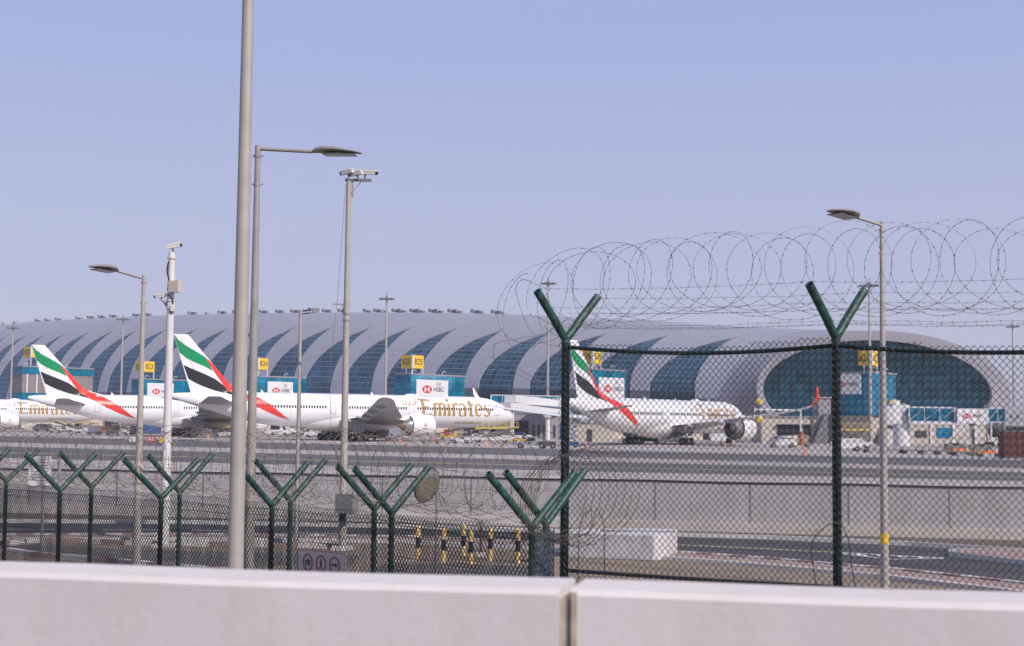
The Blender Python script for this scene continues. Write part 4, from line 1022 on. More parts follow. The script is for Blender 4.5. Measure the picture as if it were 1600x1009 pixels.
def gate_pod(gate, px, Y, s, t, zt, label, sx=0.0, beige=False, adv=None, sign=True, advn=None, signpx=None, z0=6.0, sgn_w=3.6, sgn_h=3.3):
    d = ray(px, 640); c = Vector((d.x*Y, Y, AP)); o = thing('gate_pod', label, 'gate building', c, group='teal glass gate buildings')
    A_, N_ = -TAX, -TN     # from the near corner: A_ = to the left along the terminal, N_ = back towards it
    def Q(a, b, z): return A_*a+N_*b+Vector((0, 0, z-AP))
    def boxf(a0, a1, b0, b1, z0_, z1_, name, m, parent=o):
        mb = MB(); vs = [Q(a, b, z) for a in (a0, a1) for b in (b0, b1) for z in (z0_, z1_)]
        mb.add(vs, [(0, 1, 3, 2), (4, 6, 7, 5), (0, 4, 5, 1), (2, 3, 7, 6), (0, 2, 6, 4), (1, 5, 7, 3)]); ob = mb.build(name, m, parent)
        if m in (M_teal, M_beigepanel, M_glass): box_uv(ob)
        return ob
    if beige:
        h = zt-z0
        boxf(0, s, 0, t, zt-h*.16, zt, 'upper_glass', M_teal); boxf(.15, s-.15, .15, t-.15, zt-h*.58, zt-h*.16, 'beige_panels', M_beigepanel); boxf(0, s, 0, t, z0, zt-h*.58, 'lower_glass', M_teal)
        for k in range(3): boxf(-.5, .05, t*(.05+.13*k), t*(.05+.13*k)+.5, zt-h*.58, zt-h*.16, 'column', M_steelw)
    else:
        boxf(0, s, 0, t, z0, zt, 'glass_box', M_teal)
    boxf(-.15, s+.15, -.15, t+.15, zt, zt+.35, 'parapet', M_grey)
    boxf(.6, s-.6, .6, t+10, AP, z0, 'base', M_cream)
    if adv:  # on the long face, looking along +TAX
        b0_, b1_, za, zb = adv; advert(o, Q(0, (b0_+b1_)/2, (za+zb)/2), N_, Vector((0, 0, 1)), b1_-b0_, zb-za)
    if advn:
        a0_, a1_, za, zb = advn; advert(o, Q((a0_+a1_)/2, 0, (za+zb)/2), -A_, Vector((0, 0, 1)), a1_-a0_, zb-za, small=False)
    if sign:
        sb = sx; zb = zt+sign; zt_ = zb+sgn_h
        for (a, b) in ((0.15, sb), (0.15+sgn_w*.5, sb), (0.15, sb+sgn_w*.95)):
            mb = MB(); mb.box((Q(a, b, (zt+zb)/2+.2)), (.28, .28, zb-zt+.6), RZ); mb.build('sign_leg', M_steelw, o)
        mb = MB(); mb.add([Q(a, b, z) for a in (0, sgn_w) for b in (sb, sb+sgn_w) for z in (zb, zt_)], [(0, 1, 3, 2), (4, 6, 7, 5), (0, 4, 5, 1), (2, 3, 7, 6), (0, 2, 6, 4), (1, 5, 7, 3)])
        sg = mb.build('gate_sign', M_sign, o)
        mb = MB(); mb.box(Q(-.06, sb-.06, (zb+zt_)/2), (.55, .55, sgn_h+.1), RZ); mb.build('sign_corner_post', M_steelw, sg)
        wall_text(sg, gate, Q(0, sb+sgn_w*.54, (zb+zt_)/2), N_, Vector((0, 0, 1)), sgn_h*.66, M_dark, 'lettering', bold=0.0, xs=.85)
        wall_text(sg, gate, Q(sgn_w*.54, sb, (zb+zt_)/2), -A_, Vector((0, 0, 1)), sgn_h*.66, M_dark, 'lettering', bold=0.0, xs=.85)
    for q_, (a, b) in enumerate(((.5, -.0+sb_ ) for sb_ in (1.2, t*.6))):
        mb = MB(); mb.tube([Q(a, b, zt+.3), Q(a, b, zt+1.1), Q(a-.3, b+.5, zt+1.3), Q(a-.4, b+1, zt+1.0)], .09, 5); mb.build('roof_camera', M_steelw, o)
    return o
gate_pod('B22', 33, 470, 8, 27, 20.8, 'beige and teal gate building behind the leftmost tail fin', sx=3.0, beige=True, sign=3.2, sgn_w=4.6, sgn_h=3.6)
gate_pod('B23', 222, 444, 6, 20, 16.2, 'teal gate building with a B23 sign behind the white camera pole', sx=.0, adv=(1.6, 11.5, 9.9, 15.2), sign=2.4, sgn_w=4.2)
gate_pod('B24', 397, 405, 6, 19, 16.2, 'teal gate building with a B24 sign right of the thick grey pole', sx=1.2, adv=(4.6, 14.0, 9.9, 15.0), sign=2.1)
gate_pod('B25', 641, 375, 5.5, 21, 16.2, 'teal gate building with a B25 sign above the long aircraft', sx=.6, adv=(2.0, 14.2, 9.9, 15.0), sign=1.7, sgn_w=4.2, sgn_h=3.5)
gate_pod('B26', 924, 330, 4, 13.5, 16.2, 'teal gate building with a B26 sign right of the left tall fence post', sx=.4, adv=(2.6, 12.5, 9.3, 14.6), sign=1.5, sgn_w=3.4)
gate_pod('B27', 1362, 300, 9, 11.5, 14.9, 'teal gate building with a B27 sign in front of the oval glass end', sx=.0, advn=(2.4, 8.9, 10.5, 14.8), sign=1.6, sgn_w=3.0, sgn_h=3.2)

# ------------------------------------------------------------------ airliners
def airliner(name, label, S):
    """nose at the origin, tail towards -x, right wing towards -y, wheels on z=0"""
    o = thing(name, label, 'airliner', (0, 0, 0), group=S.get('group'))
    L, R, CZ, k = S['L'], S['R'], S['CZ'], S['L']/73.9
    D = [(0, -.95), (.5, -.85), (1.5, -.62), (3, -.38), (5, -.16), (8, -.02), (11, 0), (51, 0), (56, .18), (61, .62), (66, 1.22), (70, 1.72), (73, 2.12), (73.9, 2.22)]
    RZ_ = [(0, .03), (.5, .75), (1.5, 1.32), (3, 1.95), (5, 2.55), (8, 3.02), (11, 3.1), (51, 3.1), (56, 2.9), (61, 2.38), (66, 1.68), (70, 1.05), (73, .5), (73.9, .22)]
    RY = [(0, .03), (.5, .72), (1.5, 1.30), (3, 1.95), (5, 2.58), (8, 3.03), (11, 3.1), (51, 3.1), (56, 2.8), (61, 2.15), (66, 1.4), (70, .78), (73, .25), (73.9, .08)]
    f = R/3.1
    zc = lambda d: sinterp(d/k, D)*f; rz_ = lambda d: max(.02, sinterp(d/k, RZ_)*f); ry = lambda d: max(.02, sinterp(d/k, RY)*f)
    ds = [0, .12, .3, .6, 1, 1.6, 2.3, 3.2, 4.2, 5.4, 7, 9, 11]+[11+4*i for i in range(1, 11)]+[53, 55.5, 58, 60.5, 63, 65.5, 68, 70, 71.5, 72.7, 73.5, 73.9]
    N = 40; rings = [[(-d*k, ry(d*k)*cos(2*pi*j/N), CZ+zc(d*k)+rz_(d*k)*sin(2*pi*j/N)) for j in range(N)] for d in ds]
    mb = MB(); mb.loft(rings); body = mb.build('fuselage', M_white, o, smooth=True, angle=60)
    # belly fairing
    rr = []
    for i in range(15):
        s = i/14; d = (24+29*s)*k; e = sin(pi*s)**.55 if 0 < s < 1 else .02
        rr.append([(-d, (R*.93*e+.05)*cos(2*pi*j/24), CZ-R*.52+(R*.78*e+.03)*sin(2*pi*j/24)) for j in range(24)])
    mb = MB(); mb.loft(rr); mb.build('belly_fairing', M_white, o, smooth=True, angle=70)
    # fin
    FT = S['fin']   # (dTEtop, dLEtop, ztop, dTEroot, dLEroot, zroot) relative to the axis
    dTt, dLt, zt, dTr, dLr, zr = FT
    def chord(z):
        s = (z-zr)/(zt-zr); dl = dLr+(dLt-dLr)*s; dt = dTr+(dTt-dTr)*s
        if z < zr+1.6: dl -= (1-(z-zr)/1.6)**2*3.2 if z > zr else 3.2+0
        return dl, dt
    def fin_half(d, z):
        if z < zr-1.2 or z > zt: return 0
        dl, dt = chord(max(z, zr)); c = (d-dl)/(dt-dl)
        if c <= 0 or c >= 1: return 0
        return .045*(dt-dl)*sin(pi*c**.62)*(1 if z < zt-.3 else .9)+.01
    NC = 14; rr = []
    for i in range(22):
        z = zr-1.0+(zt-zr+1.0)*i/21; dl, dt = chord(z); ring = []
        for j in range(NC+1): c = j/NC; d = dl+(dt-dl)*c; ring.append((-d, fin_half(d, z), CZ+z))
        for j in range(NC-1, 0, -1): c = j/NC; d = dl+(dt-dl)*c; ring.append((-d, -fin_half(d, z), CZ+z))
        rr.append(ring)
    mb = MB(); mb.loft(rr); fin = mb.build('tail_fin', M_white, o, smooth=True, angle=50)
    dl, dt = chord(zr+1.2); d2, d3 = chord(zt-.8)
    for sgn in (-1,):
        mb = MB(); a0, a1 = dl+(dt-dl)*.74, d2+(d3-d2)*.66
        mb.tube([(-a0, sgn*(fin_half(a0, zr+1.2)+.01), CZ+zr+1.2), (-a1, sgn*(fin_half(a1, zt-.8)+.01), CZ+zt-.8)], .025, 4); mb.build('rudder_seam', M_line, fin)
    # decals on the right-hand side: polygons in (d, z) wrapped on fin and body
    def body_half(d, z):
        q = (z-zc(d))/rz_(d); return ry(d)*sqrt(1-q*q) if abs(q) < 1 else 0
    def decal(polys, m, nm, parent, cell=.5, off_=.03):
        bm = bmesh.new()
        for poly in polys:
            vs = [bm.verts.new((p[0], p[1], 0)) for p in poly]
            try: bm.faces.new(vs)
            except Exception: pass
        bmesh.ops.triangulate(bm, faces=bm.faces[:])
        xs = [v.co.x for v in bm.verts]; ys = [v.co.y for v in bm.verts]
        if not xs: return
        for (lo, hi, ax) in ((min(xs), max(xs), 0), (min(ys), max(ys), 1)):
            st_ = max(cell, (hi-lo)/40); q = lo+st_
            while q < hi:
                co = [0, 0, 0]; co[ax] = q; no = [0, 0, 0]; no[ax] = 1
                bmesh.ops.bisect_plane(bm, geom=bm.verts[:]+bm.edges[:]+bm.faces[:], plane_co=co, plane_no=no); q += st_
        for v in bm.verts:
            d, z = v.co.x, v.co.y
            if z > zr+.3:
                dl_, dt_ = chord(z); d = min(max(d, dl_+.05), dt_-.05)
            elif fin_half(d, z) <= 0.011 and z > zc(d)+rz_(d)*.97: z = zc(d)+rz_(d)*.97
            y = max(fin_half(d, z), body_half(d, z))+off_; v.co = (-d, -y, CZ+z)
        me = bpy.data.meshes.new(nm); bm.to_mesh(me); bm.free(); me.materials.append(m)
        for p in me.polygons: p.use_smooth = True
        x = bpy.data.objects.new(nm, me); COL.objects.link(x); x.parent = parent; return x
    # map from the picture of the fin to (d, z)
    sh_ = S['flag']
    def MP(cx, cy): return sh_(83.26-cx*.02188, 18.06-cy*.01792)
    def MF(x, y): return sh_(73.6-(x-270)/7.25, 13.2-(y-523)*.113)
    green = [MP(*p) for p in ((444, 288), (480, 340), (540, 392), (620, 442), (712, 500), (745, 560), (780, 635), (700, 590), (620, 555), (550, 515), (494, 462), (468, 380))]
    black = [MP(*p) for p in ((533, 587), (600, 620), (700, 665), (800, 715), (880, 780), (908, 822), (985, 888), (900, 855), (800, 830), (700, 790), (640, 760), (577, 720), (555, 655))]
    red1 = [MP(*p) for p in ((712, 500), (752, 536), (850, 640), (925, 725), (990, 795), (1012, 815))]+[MF(368, 615)]+[MF(356, 620)]+[MP(*p) for p in ((908, 822), (880, 780), (840, 720), (790, 640), (745, 560))]
    red2 = [MF(356, 607.5), MF(368, 611), MF(395, 630), MF(410, 644), MF(418, 650.5), MF(426, 656), MF(414, 652.8), MF(400, 647), MF(380, 636.5), MF(356, 620.5)]
    decal([green], M_green, 'green_stripe', fin); decal([black], M_black, 'black_stripe', fin); decal([red1[::-1]], M_red, 'red_stripe', fin, off_=.035)
    decal([red2[::-1]], M_red, 'red_swoosh', body, off_=.05, cell=.4)
    # EMIRATES titles drawn letter by letter in a 0..1 x-height frame
    def letters():
        Q = []; x = 0
        T = .225
        def stem(x0, y0, y1, w_=T): Q.append([(x0-w_*.12, y0), (x0+w_*1.12, y0), (x0+w_, y0+.06), (x0+w_, y1-.04), (x0+w_*1.05, y1), (x0-w_*.05, y1), (x0, y1-.04), (x0, y0+.06)])
        # E
        stem(0, 0, 1.42, .25); Q.append([(-.28, 1.5), (-.08, 1.42), (.80, 1.42), (.80, 1.16), (.74, 1.30), (.25, 1.30), (-.05, 1.34)]); Q.append([(.25, .80), (.60, .80), (.60, .68), (.25, .70)]); Q.append([(.25, .12), (.70, .12), (.80, .26), (.84, 0), (.25, 0)])
        nE = len(Q)
        x = 1.0
        for q in (0, .42, .84): stem(x+q, 0, .88 if q else .95)
        for q in (0, .42): Q.extend(stroke(arc(x+q+.31, .78, .21, .18, 165, 15, 6), [.05, .10, .14, .15, .14, .14, .16]))
        x = 2.22; stem(x, 0, .95); Q.append([(x-.02, 1.12), (x+.20, 1.12), (x+.24, 1.32), (x+.02, 1.32)])
        x = 2.62; stem(x, 0, .95); Q.extend(stroke(arc(x+.34, .72, .20, .22, 165, 40, 6), [.05, .09, .13, .16, .20, .22, .18]))
        x = 3.22; Q.extend(stroke(arc(x+.27, .76, .24, .20, 170, 20, 6), [.14, .12, .10, .11, .13, .15, .17])); stem(x+.40, 0, .82); Q.extend(stroke(arc(x+.24, .27, .22, .27, 80, 290, 10), [.08, .09, .12, .16, .19, .20, .18, .14, .11, .09, .08]))
        x = 4.02; stem(x+.10, 0.05, 1.22); Q.append([(x-.08, .86), (x+.56, .86), (x+.56, .98), (x-.02, .98)]); Q.extend(stroke(arc(x+.40, .16, .20, .15, 190, 290, 6), [.18, .16, .14, .12, .10, .08, .06]))
        x = 4.62; Q.extend(stroke(arc(x+.34, .49, .27, .45, 5, 325, 18), [.16, .18, .17, .14, .11, .09, .11, .15, .19, .21, .21, .19, .16, .13, .11, .11, .10, .09, .06])); Q.append([(x+.16, .46), (x+.66, .46), (x+.66, .56), (x+.16, .56)])
        x = 5.44; Q.extend(stroke([(x+.52, .80), (x+.42, .92), (x+.24, .94), (x+.10, .84), (x+.09, .68), (x+.22, .54), (x+.40, .42), (x+.50, .26), (x+.42, .09), (x+.22, .02), (x+.04, .10), (x-.02, .20)], [.06, .09, .11, .14, .18, .22, .22, .18, .14, .11, .09, .05]))
        Q = Q[:nE]+[[(a, b*1.17-.04) for a, b in q] for q in Q[nE:]]
        return Q, 5.98
    Q, W_ = letters(); d0, d1, zb, hh = S['title']
    sx_ = (d0-d1)/W_
    ttl = decal([[(d0-x*sx_, zb+y*hh) for x, y in q] for q in Q], M_gold, 'title_lettering', body, cell=.45, off_=.03)
    def flat(s, dc, z, size, bold, xs, nm, m=M_gold, align='CENTER'):
        vs, fs = text_mesh(s, size, bold, xs, align); decal([[(dc-vs[i][0], z+vs[i][1]) for i in f_] for f_ in fs], m, nm, body, cell=.8, off_=.03)
    flat('www.emirates.com', S['web'][0], S['web'][1], .72, .01, 1.15, 'web_lettering')
    # Arabic title, drawn with strokes (right to left: alif, lam-alif, mim, alif, ra, alif, ta)
    aq = []; a0, az, ah_ = S['arabic']
    for st_, wv in (([(6.2, 0), (6.2, 1)], .12), ([(5.9, 1), (5.75, .3), (5.5, .0)], .13), ([(5.35, 1), (5.7, 0), (5.4, -.02)], .13), ([(5.2, .05), (5.05, .3), (4.85, .15), (4.9, 0), (5.3, 0)], .13), ([(4.9, .02), (4.2, .02)], .11), ([(4.05, 1), (4.08, 0), (4.3, .0)], .13),
                    ([(3.8, .45), (3.78, .1), (3.55, -.25), (3.3, -.3)], .13), ([(3.0, 1), (3.0, 0)], .12), ([(2.8, .35), (2.75, .02), (2.3, -.02), (1.7, .0), (1.6, .4)], .13), ([(2.3, .65), (2.42, .65)], .13), ([(2.05, .65), (2.17, .65)], .13), ([(5.72, 1.18), (5.95, 1.25)], .09)):
        aq += stroke([(x*.85, y) for x, y in st_], wv)
    decal([[(a0-x*ah_, az+y*ah_*1.15) for x, y in q] for q in aq], M_gold, 'arabic_lettering', body, cell=.8, off_=.03)
    # windows and doors
    wm = MB(); wm.prism([(-.14, -.2), (-.08, -.26), (.08, -.26), (.14, -.2), (.14, .2), (.08, .26), (-.08, .26), (-.14, .2)], -.03, .03, fn=lambda a, b, h: (a, h, b)); first = None
    wz = S['wz']; 
    for (a, b) in S['wins']:
        d = a
        while d <= b:
            y = -body_half(d, wz)-.012
            if first is None: first = wm.build('window', M_darkglass, body, loc=(-d, y, CZ+wz))
            else:
                c = first.copy(); COL.objects.link(c); c.parent = body; c.location = (-d, y, CZ+wz)
            d += S['wp']
    for d in S['doors']:
        q = []; w2, z0, z1 = .52, wz-1.15, wz+.85
        for seg in (((d-w2, z0), (d-w2, z1)), ((d-w2, z1), (d+w2, z1)), ((d+w2, z1), (d+w2, z0)), ((d+w2, z0), (d-w2, z0))): q += stroke(seg, .07)
        q += stroke([(d-.12, wz), (d+.0, wz)], .16)
        decal(q, M_line, 'door', body, cell=.6, off_=.02)
    # cockpit glazing, right half and left half
    for sgn in (1, -1):
        mb = MB()
        for (p0, p1, p2, p3) in (((1.75, .35), (2.55, .42), (2.75, 1.02), (2.15, .88)), ((2.65, .42), (3.4, .5), (3.45, 1.0), (2.85, 1.02)), ((3.5, .52), (4.0, .6), (3.9, .95), (3.55, 1.0))):
            mb.add([(-d*k, sgn*(body_half(d*k, z*f)+.03), CZ+z*f) for d, z in (p0, p1, p2, p3)], [(0, 1, 2, 3)])
        mb.build('cockpit_window', M_darkglass, body)
    # wings
    def foil(x0, ch, y, z, th, n=9):
        r = []
        for j in range(n+1): c = j/n; r.append((x0-ch*c, y, z+th*ch*1.0*(sin(pi*c**.6))*.62))
        for j in range(n-1, 0, -1): c = j/n; r.append((x0-ch*c, y, z-th*ch*(sin(pi*c**.55))*.42))
        return r
    for sgn in (-1, 1):
        mb = MB(); mb.loft([foil(-le, ch, sgn*y, z, th) for (y, le, z, ch, th) in S['wing']]); wg = mb.build('wing', S.get('wm', M_wing), o, smooth=True, angle=40)
        for (y, d, z, l_) in S['fairings']:
            mb = MB(); mb.loft([[(-(d+l_*s), sgn*y+cos(q*pi/4)*.28*e, z-.35*e+sin(q*pi/4)*.42*e) for q in range(8)] for s, e in ((0, .1), (.2, .8), (.45, 1), (.8, .6), (1, .08))]); mb.build('flap_fairing', M_wing, wg, smooth=True, angle=60)
        if S.get('winglet'):
            mb = MB(); mb.loft([foil(-le, ch, sgn*y, z, .09) for (y, le, z, ch) in S['winglet']]); mb.build('winglet', M_red if sgn < 0 else M_white, wg, smooth=True, angle=60)
        # tailplane
        mb = MB(); mb.loft([foil(-le, ch, sgn*y, z, th) for (y, le, z, ch, th) in S['stab']]); mb.build('tailplane', M_wing, o, smooth=True, angle=40)
        # engine
        ey, ed, ez, er, el = S['engine']
        def rev(tab, nm, m, parent, n=28):
            mb = MB(); mb.loft([[(-(ed+el*s), sgn*ey+er*r*cos(2*pi*j/n), ez+er*r*sin(2*pi*j/n)) for j in range(n)] for s, r in tab], caps=False); return mb.build(nm, m, parent, smooth=True, angle=50)
        nc = rev([(.02, .86), (0.0, .90), (.02, .95), (.08, .985), (.25, 1.0), (.5, .99), (.75, .90), (.80, .865), (.80, .84), (.70, .83)], 'engine_nacelle', M_white, o)
        rev([(.035, .80), (.0, .86), (-.005, .90), (.01, .94), (.03, .96)], 'intake_lip', M_metal, nc)
        rev([(.70, .80), (.86, .62), (1.0, .46), (1.01, .43), (.9, .42)], 'exhaust_cowl', M_metal if S.get('cone') else M_vgrey, nc)
        rev([(.93, .42), (1.02, .40), (1.10, .26), (1.24, .04)], 'exhaust_cone', M_burnt if S.get('cone') else M_dgrey, nc)
        rev([(.04, .80), (.20, .78), (.22, .2), (.12, .03)], 'fan', M_dgrey, nc); rev([(.72, .83), (.70, .5), (.72, .3)], 'bypass_duct', M_dgrey, nc)
        mb = MB(); zz = S['pyl']
        mb.loft([[(-(ed+el*.15), sgn*(ey-.12), ez+er*.9), (-(ed+el*.15), sgn*(ey+.12), ez+er*.9), (-(ed+el*1.0), sgn*(ey+.16), ez+er*.45), (-(ed+el*1.0), sgn*(ey-.16), ez+er*.45)],
                 [(-(ed+el*.45), sgn*(ey-.12), ez+er*1.16), (-(ed+el*.45), sgn*(ey+.12), ez+er*1.16), (-(ed+el*1.45), sgn*(ey+.16), zz), (-(ed+el*1.45), sgn*(ey-.16), zz)]]); mb.build('engine_pylon', M_white, nc)
        if sgn < 0:     # emblem: small gold calligraphic flourish
            mb = MB(); ec = (-(ed+el*.42), ez-.1)
            for pts_ in (arc(0, .1, .30, .45, -20, 200, 10), arc(0, -.3, .45, .25, 180, 350, 8), [(-.35, -.1), (-.1, .2), (0, .75), (.08, .2), (.3, -.05)], [(-.45, -.55), (0, -.45), (.4, -.6)], arc(.1, 0, .15, .15, 0, 300, 6)):
                for q in stroke(pts_, .07):
                    vs = []
                    for a, b in q:
                        zr_ = (ec[1]+b-ez)/er; vs.append((ec[0]+a, -ey-er*.995*sqrt(max(0, 1-zr_**2))-.03, ec[1]+b))
                    mb.add(vs, [(0, 1, 2, 3)])
            mb.build('emblem', M_gold, nc)
        # main gear
        gy, gd, nw = S['gear']
        st_ = MB(); st_.tube([(-gd, sgn*gy, 3.4), (-gd-.1, sgn*gy, 1.0)], [.28, .2], 10); gg = st_.build('main_gear', M_metal, o, smooth=True)
        mb = MB(); mb.tube([(-gd-1.2, sgn*gy, 3.2), (-gd, sgn*gy, 1.3)], .1, 6); mb.build('drag_strut', M_metal, gg)
        mb = MB(); mb.add([(-gd-1.3, sgn*(gy+.5), 1.6), (-gd+1.2, sgn*(gy+.5), 1.6), (-gd+1.5, sgn*(gy+.6), 3.4), (-gd-1.3, sgn*(gy+.6), 3.4), (-gd-1.3, sgn*(gy+.55), 1.6), (-gd+1.2, sgn*(gy+.55), 1.6), (-gd+1.5, sgn*(gy+.65), 3.4), (-gd-1.3, sgn*(gy+.65), 3.4)], [(0, 1, 2, 3), (4, 7, 6, 5), (0, 4, 5, 1), (2, 6, 7, 3)]); mb.build('gear_door', M_wing, gg)
        for i in range(nw):
            for s2 in (-.62, .62):
                mb = MB(); x = -gd+(i-(nw-1)/2)*1.45; mb.tube([(x, sgn*gy+s2-.24, .66), (x, sgn*gy+s2-.2, .66), (x, sgn*gy+s2+.2, .66), (x, sgn*gy+s2+.24, .66)], [.5, .66, .66, .5], 16); wh = mb.build('wheel', M_tyre, gg, smooth=True)
                mb = MB(); mb.cyl((x, sgn*gy+s2, .66), .28, .5, 10, axis='y'); mb.build('hub', M_metal, wh)
    # nose gear
    nd = S['nose']; mb = MB(); mb.tube([(-nd, 0, 2.6), (-nd, 0, .6)], .14, 8); ng = mb.build('nose_gear', M_metal, o)
    for s2 in (-.32, .32):
        mb = MB(); mb.tube([(-nd, s2-.17, .53), (-nd, s2-.13, .53), (-nd, s2+.13, .53), (-nd, s2+.17, .53)], [.4, .53, .53, .4], 14); mb.build('wheel', M_tyre, ng, smooth=True)
    # satcom dome and aerials
    mb = MB(); mb.loft([[(-(S['dome']+x), .55*e*cos(q*pi/6), CZ+R-.05+.42*e*max(-.3, sin(q*pi/6))) for q in range(12)] for x, e in ((-1.5, .05), (-1.1, .6), (0, 1), (1.2, .7), (1.8, .05))]); mb.build('antenna_dome', M_white, body, smooth=True, angle=70)
    for d in S['aer']:
        mb = MB(); mb.loft([[(-d, -.03, CZ+R-.05), (-d, .03, CZ+R-.05), (-d-.6, .03, CZ+R-.05), (-d-.6, -.03, CZ+R-.05)], [(-d-.5, -.02, CZ+R+.45), (-d-.5, .02, CZ+R+.45), (-d-.7, .02, CZ+R+.45), (-d-.7, -.02, CZ+R+.45)]]); mb.build('aerial', M_white, body)
    return o
S777 = dict(L=73.9, R=3.1, CZ=5.65, fin=(73.6, 70.9, 12.95, 70.2, 61.4, 3.0), flag=lambda d, z: (d, z), title=(24.0, 7.9, -.72, 2.15), web=(12.8, -2.05), arabic=(29.6, 1.35, .9),
    wz=.55, wp=.56, wins=[(7.2, 11.0), (12.6, 25.0), (27.6, 41.8), (45.0, 58.5)], doors=[6.0, 26.4, 43.4, 60.2, 11.8],
    wing=[(1.5, 26.8, 3.65, 15.5, .13), (3.1, 27.8, 3.8, 14.0, .125), (9.8, 32.5, 4.5, 8.9, .11), (20, 39.8, 5.8, 5.9, .10), (29.5, 46.4, 7.2, 3.3, .07), (31.2, 47.9, 7.45, 2.4, .06), (32.2, 49.4, 7.6, 1.0, .05)],
    fairings=[(6.5, 38.5, 3.9, 4.0), (13.5, 41, 4.55, 3.6), (19, 43, 5.3, 3.2), (24, 44.6, 6.1, 2.6)],
    stab=[(.6, 61.6, 6.5, 7.2, .09), (1.6, 62.4, 6.6, 6.6, .09), (10.6, 69.2, 7.6, 2.4, .08)], engine=(9.8, 26.2, 2.95, 2.1, 6.1), cone=True, pyl=4.2, gear=(5.4, 39.6, 3), nose=6.0, dome=24.5, aer=[16, 33, 50, 56])
S350 = dict(wm=M_white, L=66.8, R=3.02, CZ=5.0, fin=(66.2, 63.6, 11.9, 63.6, 55.6, 2.9), flag=lambda d, z: (((d-61.4)/(73.6-61.4))*(66.2-55.6)+55.6 if d > 61.4 else 55.6-(61.4-d)*.9, 2.9+(z-3.0)*(11.9-2.9)/(13.2-3.0) if z > 3 else z*.97),
    title=(23.6, 7.8, -1.05, 2.35), web=(12, -2.2), arabic=(29.5, 1.2, .9), wz=.4, wp=.62, wins=[(7.2, 10.6), (12.2, 22.0), (24.2, 37.0), (39.5, 52)], doors=[6, 23, 38.2, 53.2],
    wing=[(1.5, 21.5, 3.25, 14.5, .13), (3.0, 22.5, 3.4, 13.0, .125), (10.2, 27.4, 4.1, 8.6, .11), (20, 33.8, 5.1, 5.4, .10), (29.2, 39.6, 6.3, 3.0, .08), (31.6, 41.6, 6.9, 1.9, .08)],
    winglet=[(31.6, 41.6, 6.9, 1.9), (32.6, 42.6, 7.7, 1.7), (33.0, 43.6, 8.7, 1.3), (33.1, 44.6, 9.9, .5)],
    fairings=[(6.8, 34, 3.7, 4.0), (13.5, 36.5, 4.3, 3.6), (20, 38.5, 5.0, 3.2)],
    stab=[(.6, 55.4, 5.6, 6.6, .09), (1.6, 56.1, 5.7, 6.0, .09), (9.3, 61.8, 6.5, 2.3, .08)], engine=(10.5, 21.3, 3.0, 2.4, 6.0), pyl=4.0, gear=(5.3, 34.8, 2), nose=5.2, dome=20, aer=[14, 28, 40])
def park(o, nose_x, nose_y, deg):
    o.location = (nose_x, nose_y, AP); o.rotation_euler = (0, 0, radians(deg))
G777 = 'white twin-engine airliners with flag-striped tails'
S777['group'] = G777
# tail positions measured at the fin top trailing edge
def nose_from_tail(px, Y, deg, L): 
    X = ray(px, 600).x*Y; a = radians(deg); return X+L*cos(a), Y+L*sin(a)
p2 = airliner('airliner', 'white airliner in the middle, its striped tail beside the thick grey pole', S777)
n2 = nose_from_tail(269, 248, 36, 73.6); park(p2, n2[0], n2[1], 36)
n1 = nose_from_tail(47, 289, 36, 73.6)
p1 = copy_tree(p2, (n1[0], n1[1], AP), radians(36), 'white airliner at the left whose striped tail stands left of the slim lamp post')
e_d = 22.5; XE = ray(35, 630).x*392
a_ = radians(34)
p0 = copy_tree(p2, (XE+e_d*cos(a_), 392+e_d*sin(a_), AP), radians(34), 'farthest white airliner, cut by the left edge, only its engine and gold title showing')
S350['group'] = 'airliner with winglets'
p3 = airliner('airliner', 'white airliner with a red winglet standing behind the tall fence mesh', S350)
del p3['group']
n3 = nose_from_tail(889, 226, 57, 66.2); park(p3, n3[0], n3[1], 57)
#PART3
# ------------------------------------------------------------------ buildings and passenger bridges on the apron
def block(name, label, cat, x0, x1, ytop, Y, m, depth=10, ang=0.0, group=None, zb=AP):
    a = P(x0, ytop, Y); b = P(x1, ytop, Y); w_ = (b.x-a.x); o = thing(name, label, cat, ((a.x+b.x)/2, Y, AP), rz=ang, group=group)
    h = (a.z+b.z)/2-AP; mb = MB(); mb.box((0, depth/2, h/2), (w_, depth, h)); mb.build('wall', m, o)
    mb = MB(); mb.box((0, depth/2, h+.12), (w_+.5, depth+.5, .24)); mb.build('roof_edge', M_grey if m is not M_grey else M_cream, o)
    return o, w_, h
def face(o, nm, x0, x1, z0, z1, m, y=-.06, th=.12):
    mb = MB(); mb.box(((x0+x1)/2, y, (z0+z1)/2), (abs(x1-x0), th, z1-z0)); return mb.build(nm, m, o)
o, w_, h = block('service_block', 'grey service block with tall vertical slots behind the nose of the middle airliner', 'service building', 801, 893, 645, 318, M_grey, 12)
face(o, 'dark_bay', -w_/2+.3, -w_/2+3.6, 0.1, h*.72, M_dgrey)
for k in range(5): face(o, 'slot', -w_/2+4.5+k*1.15, -w_/2+5.0+k*1.15, .4, h*.55, M_dgrey)
face(o, 'roller_door', w_/2-2.5, w_/2-.6, .1, 3.6, M_vblue)
o, w_, h = block('service_block', 'cream block with a dark window band right of the airliner engine behind the tall fence', 'service building', 1190, 1300, 651, 292, M_cream, 12)
face(o, 'window_band', -w_/2+3.2, -w_/2+8.2, 1.6, h*.72, M_darkglass); face(o, 'window_band', -w_/2+8.6, -w_/2+10, 1.5, h*.72, M_darkglass); face(o, 'sunshade', -w_/2+3.0, -w_/2+10.1, h*.72, h*.74, M_grey, y=-.5, th=1.0)
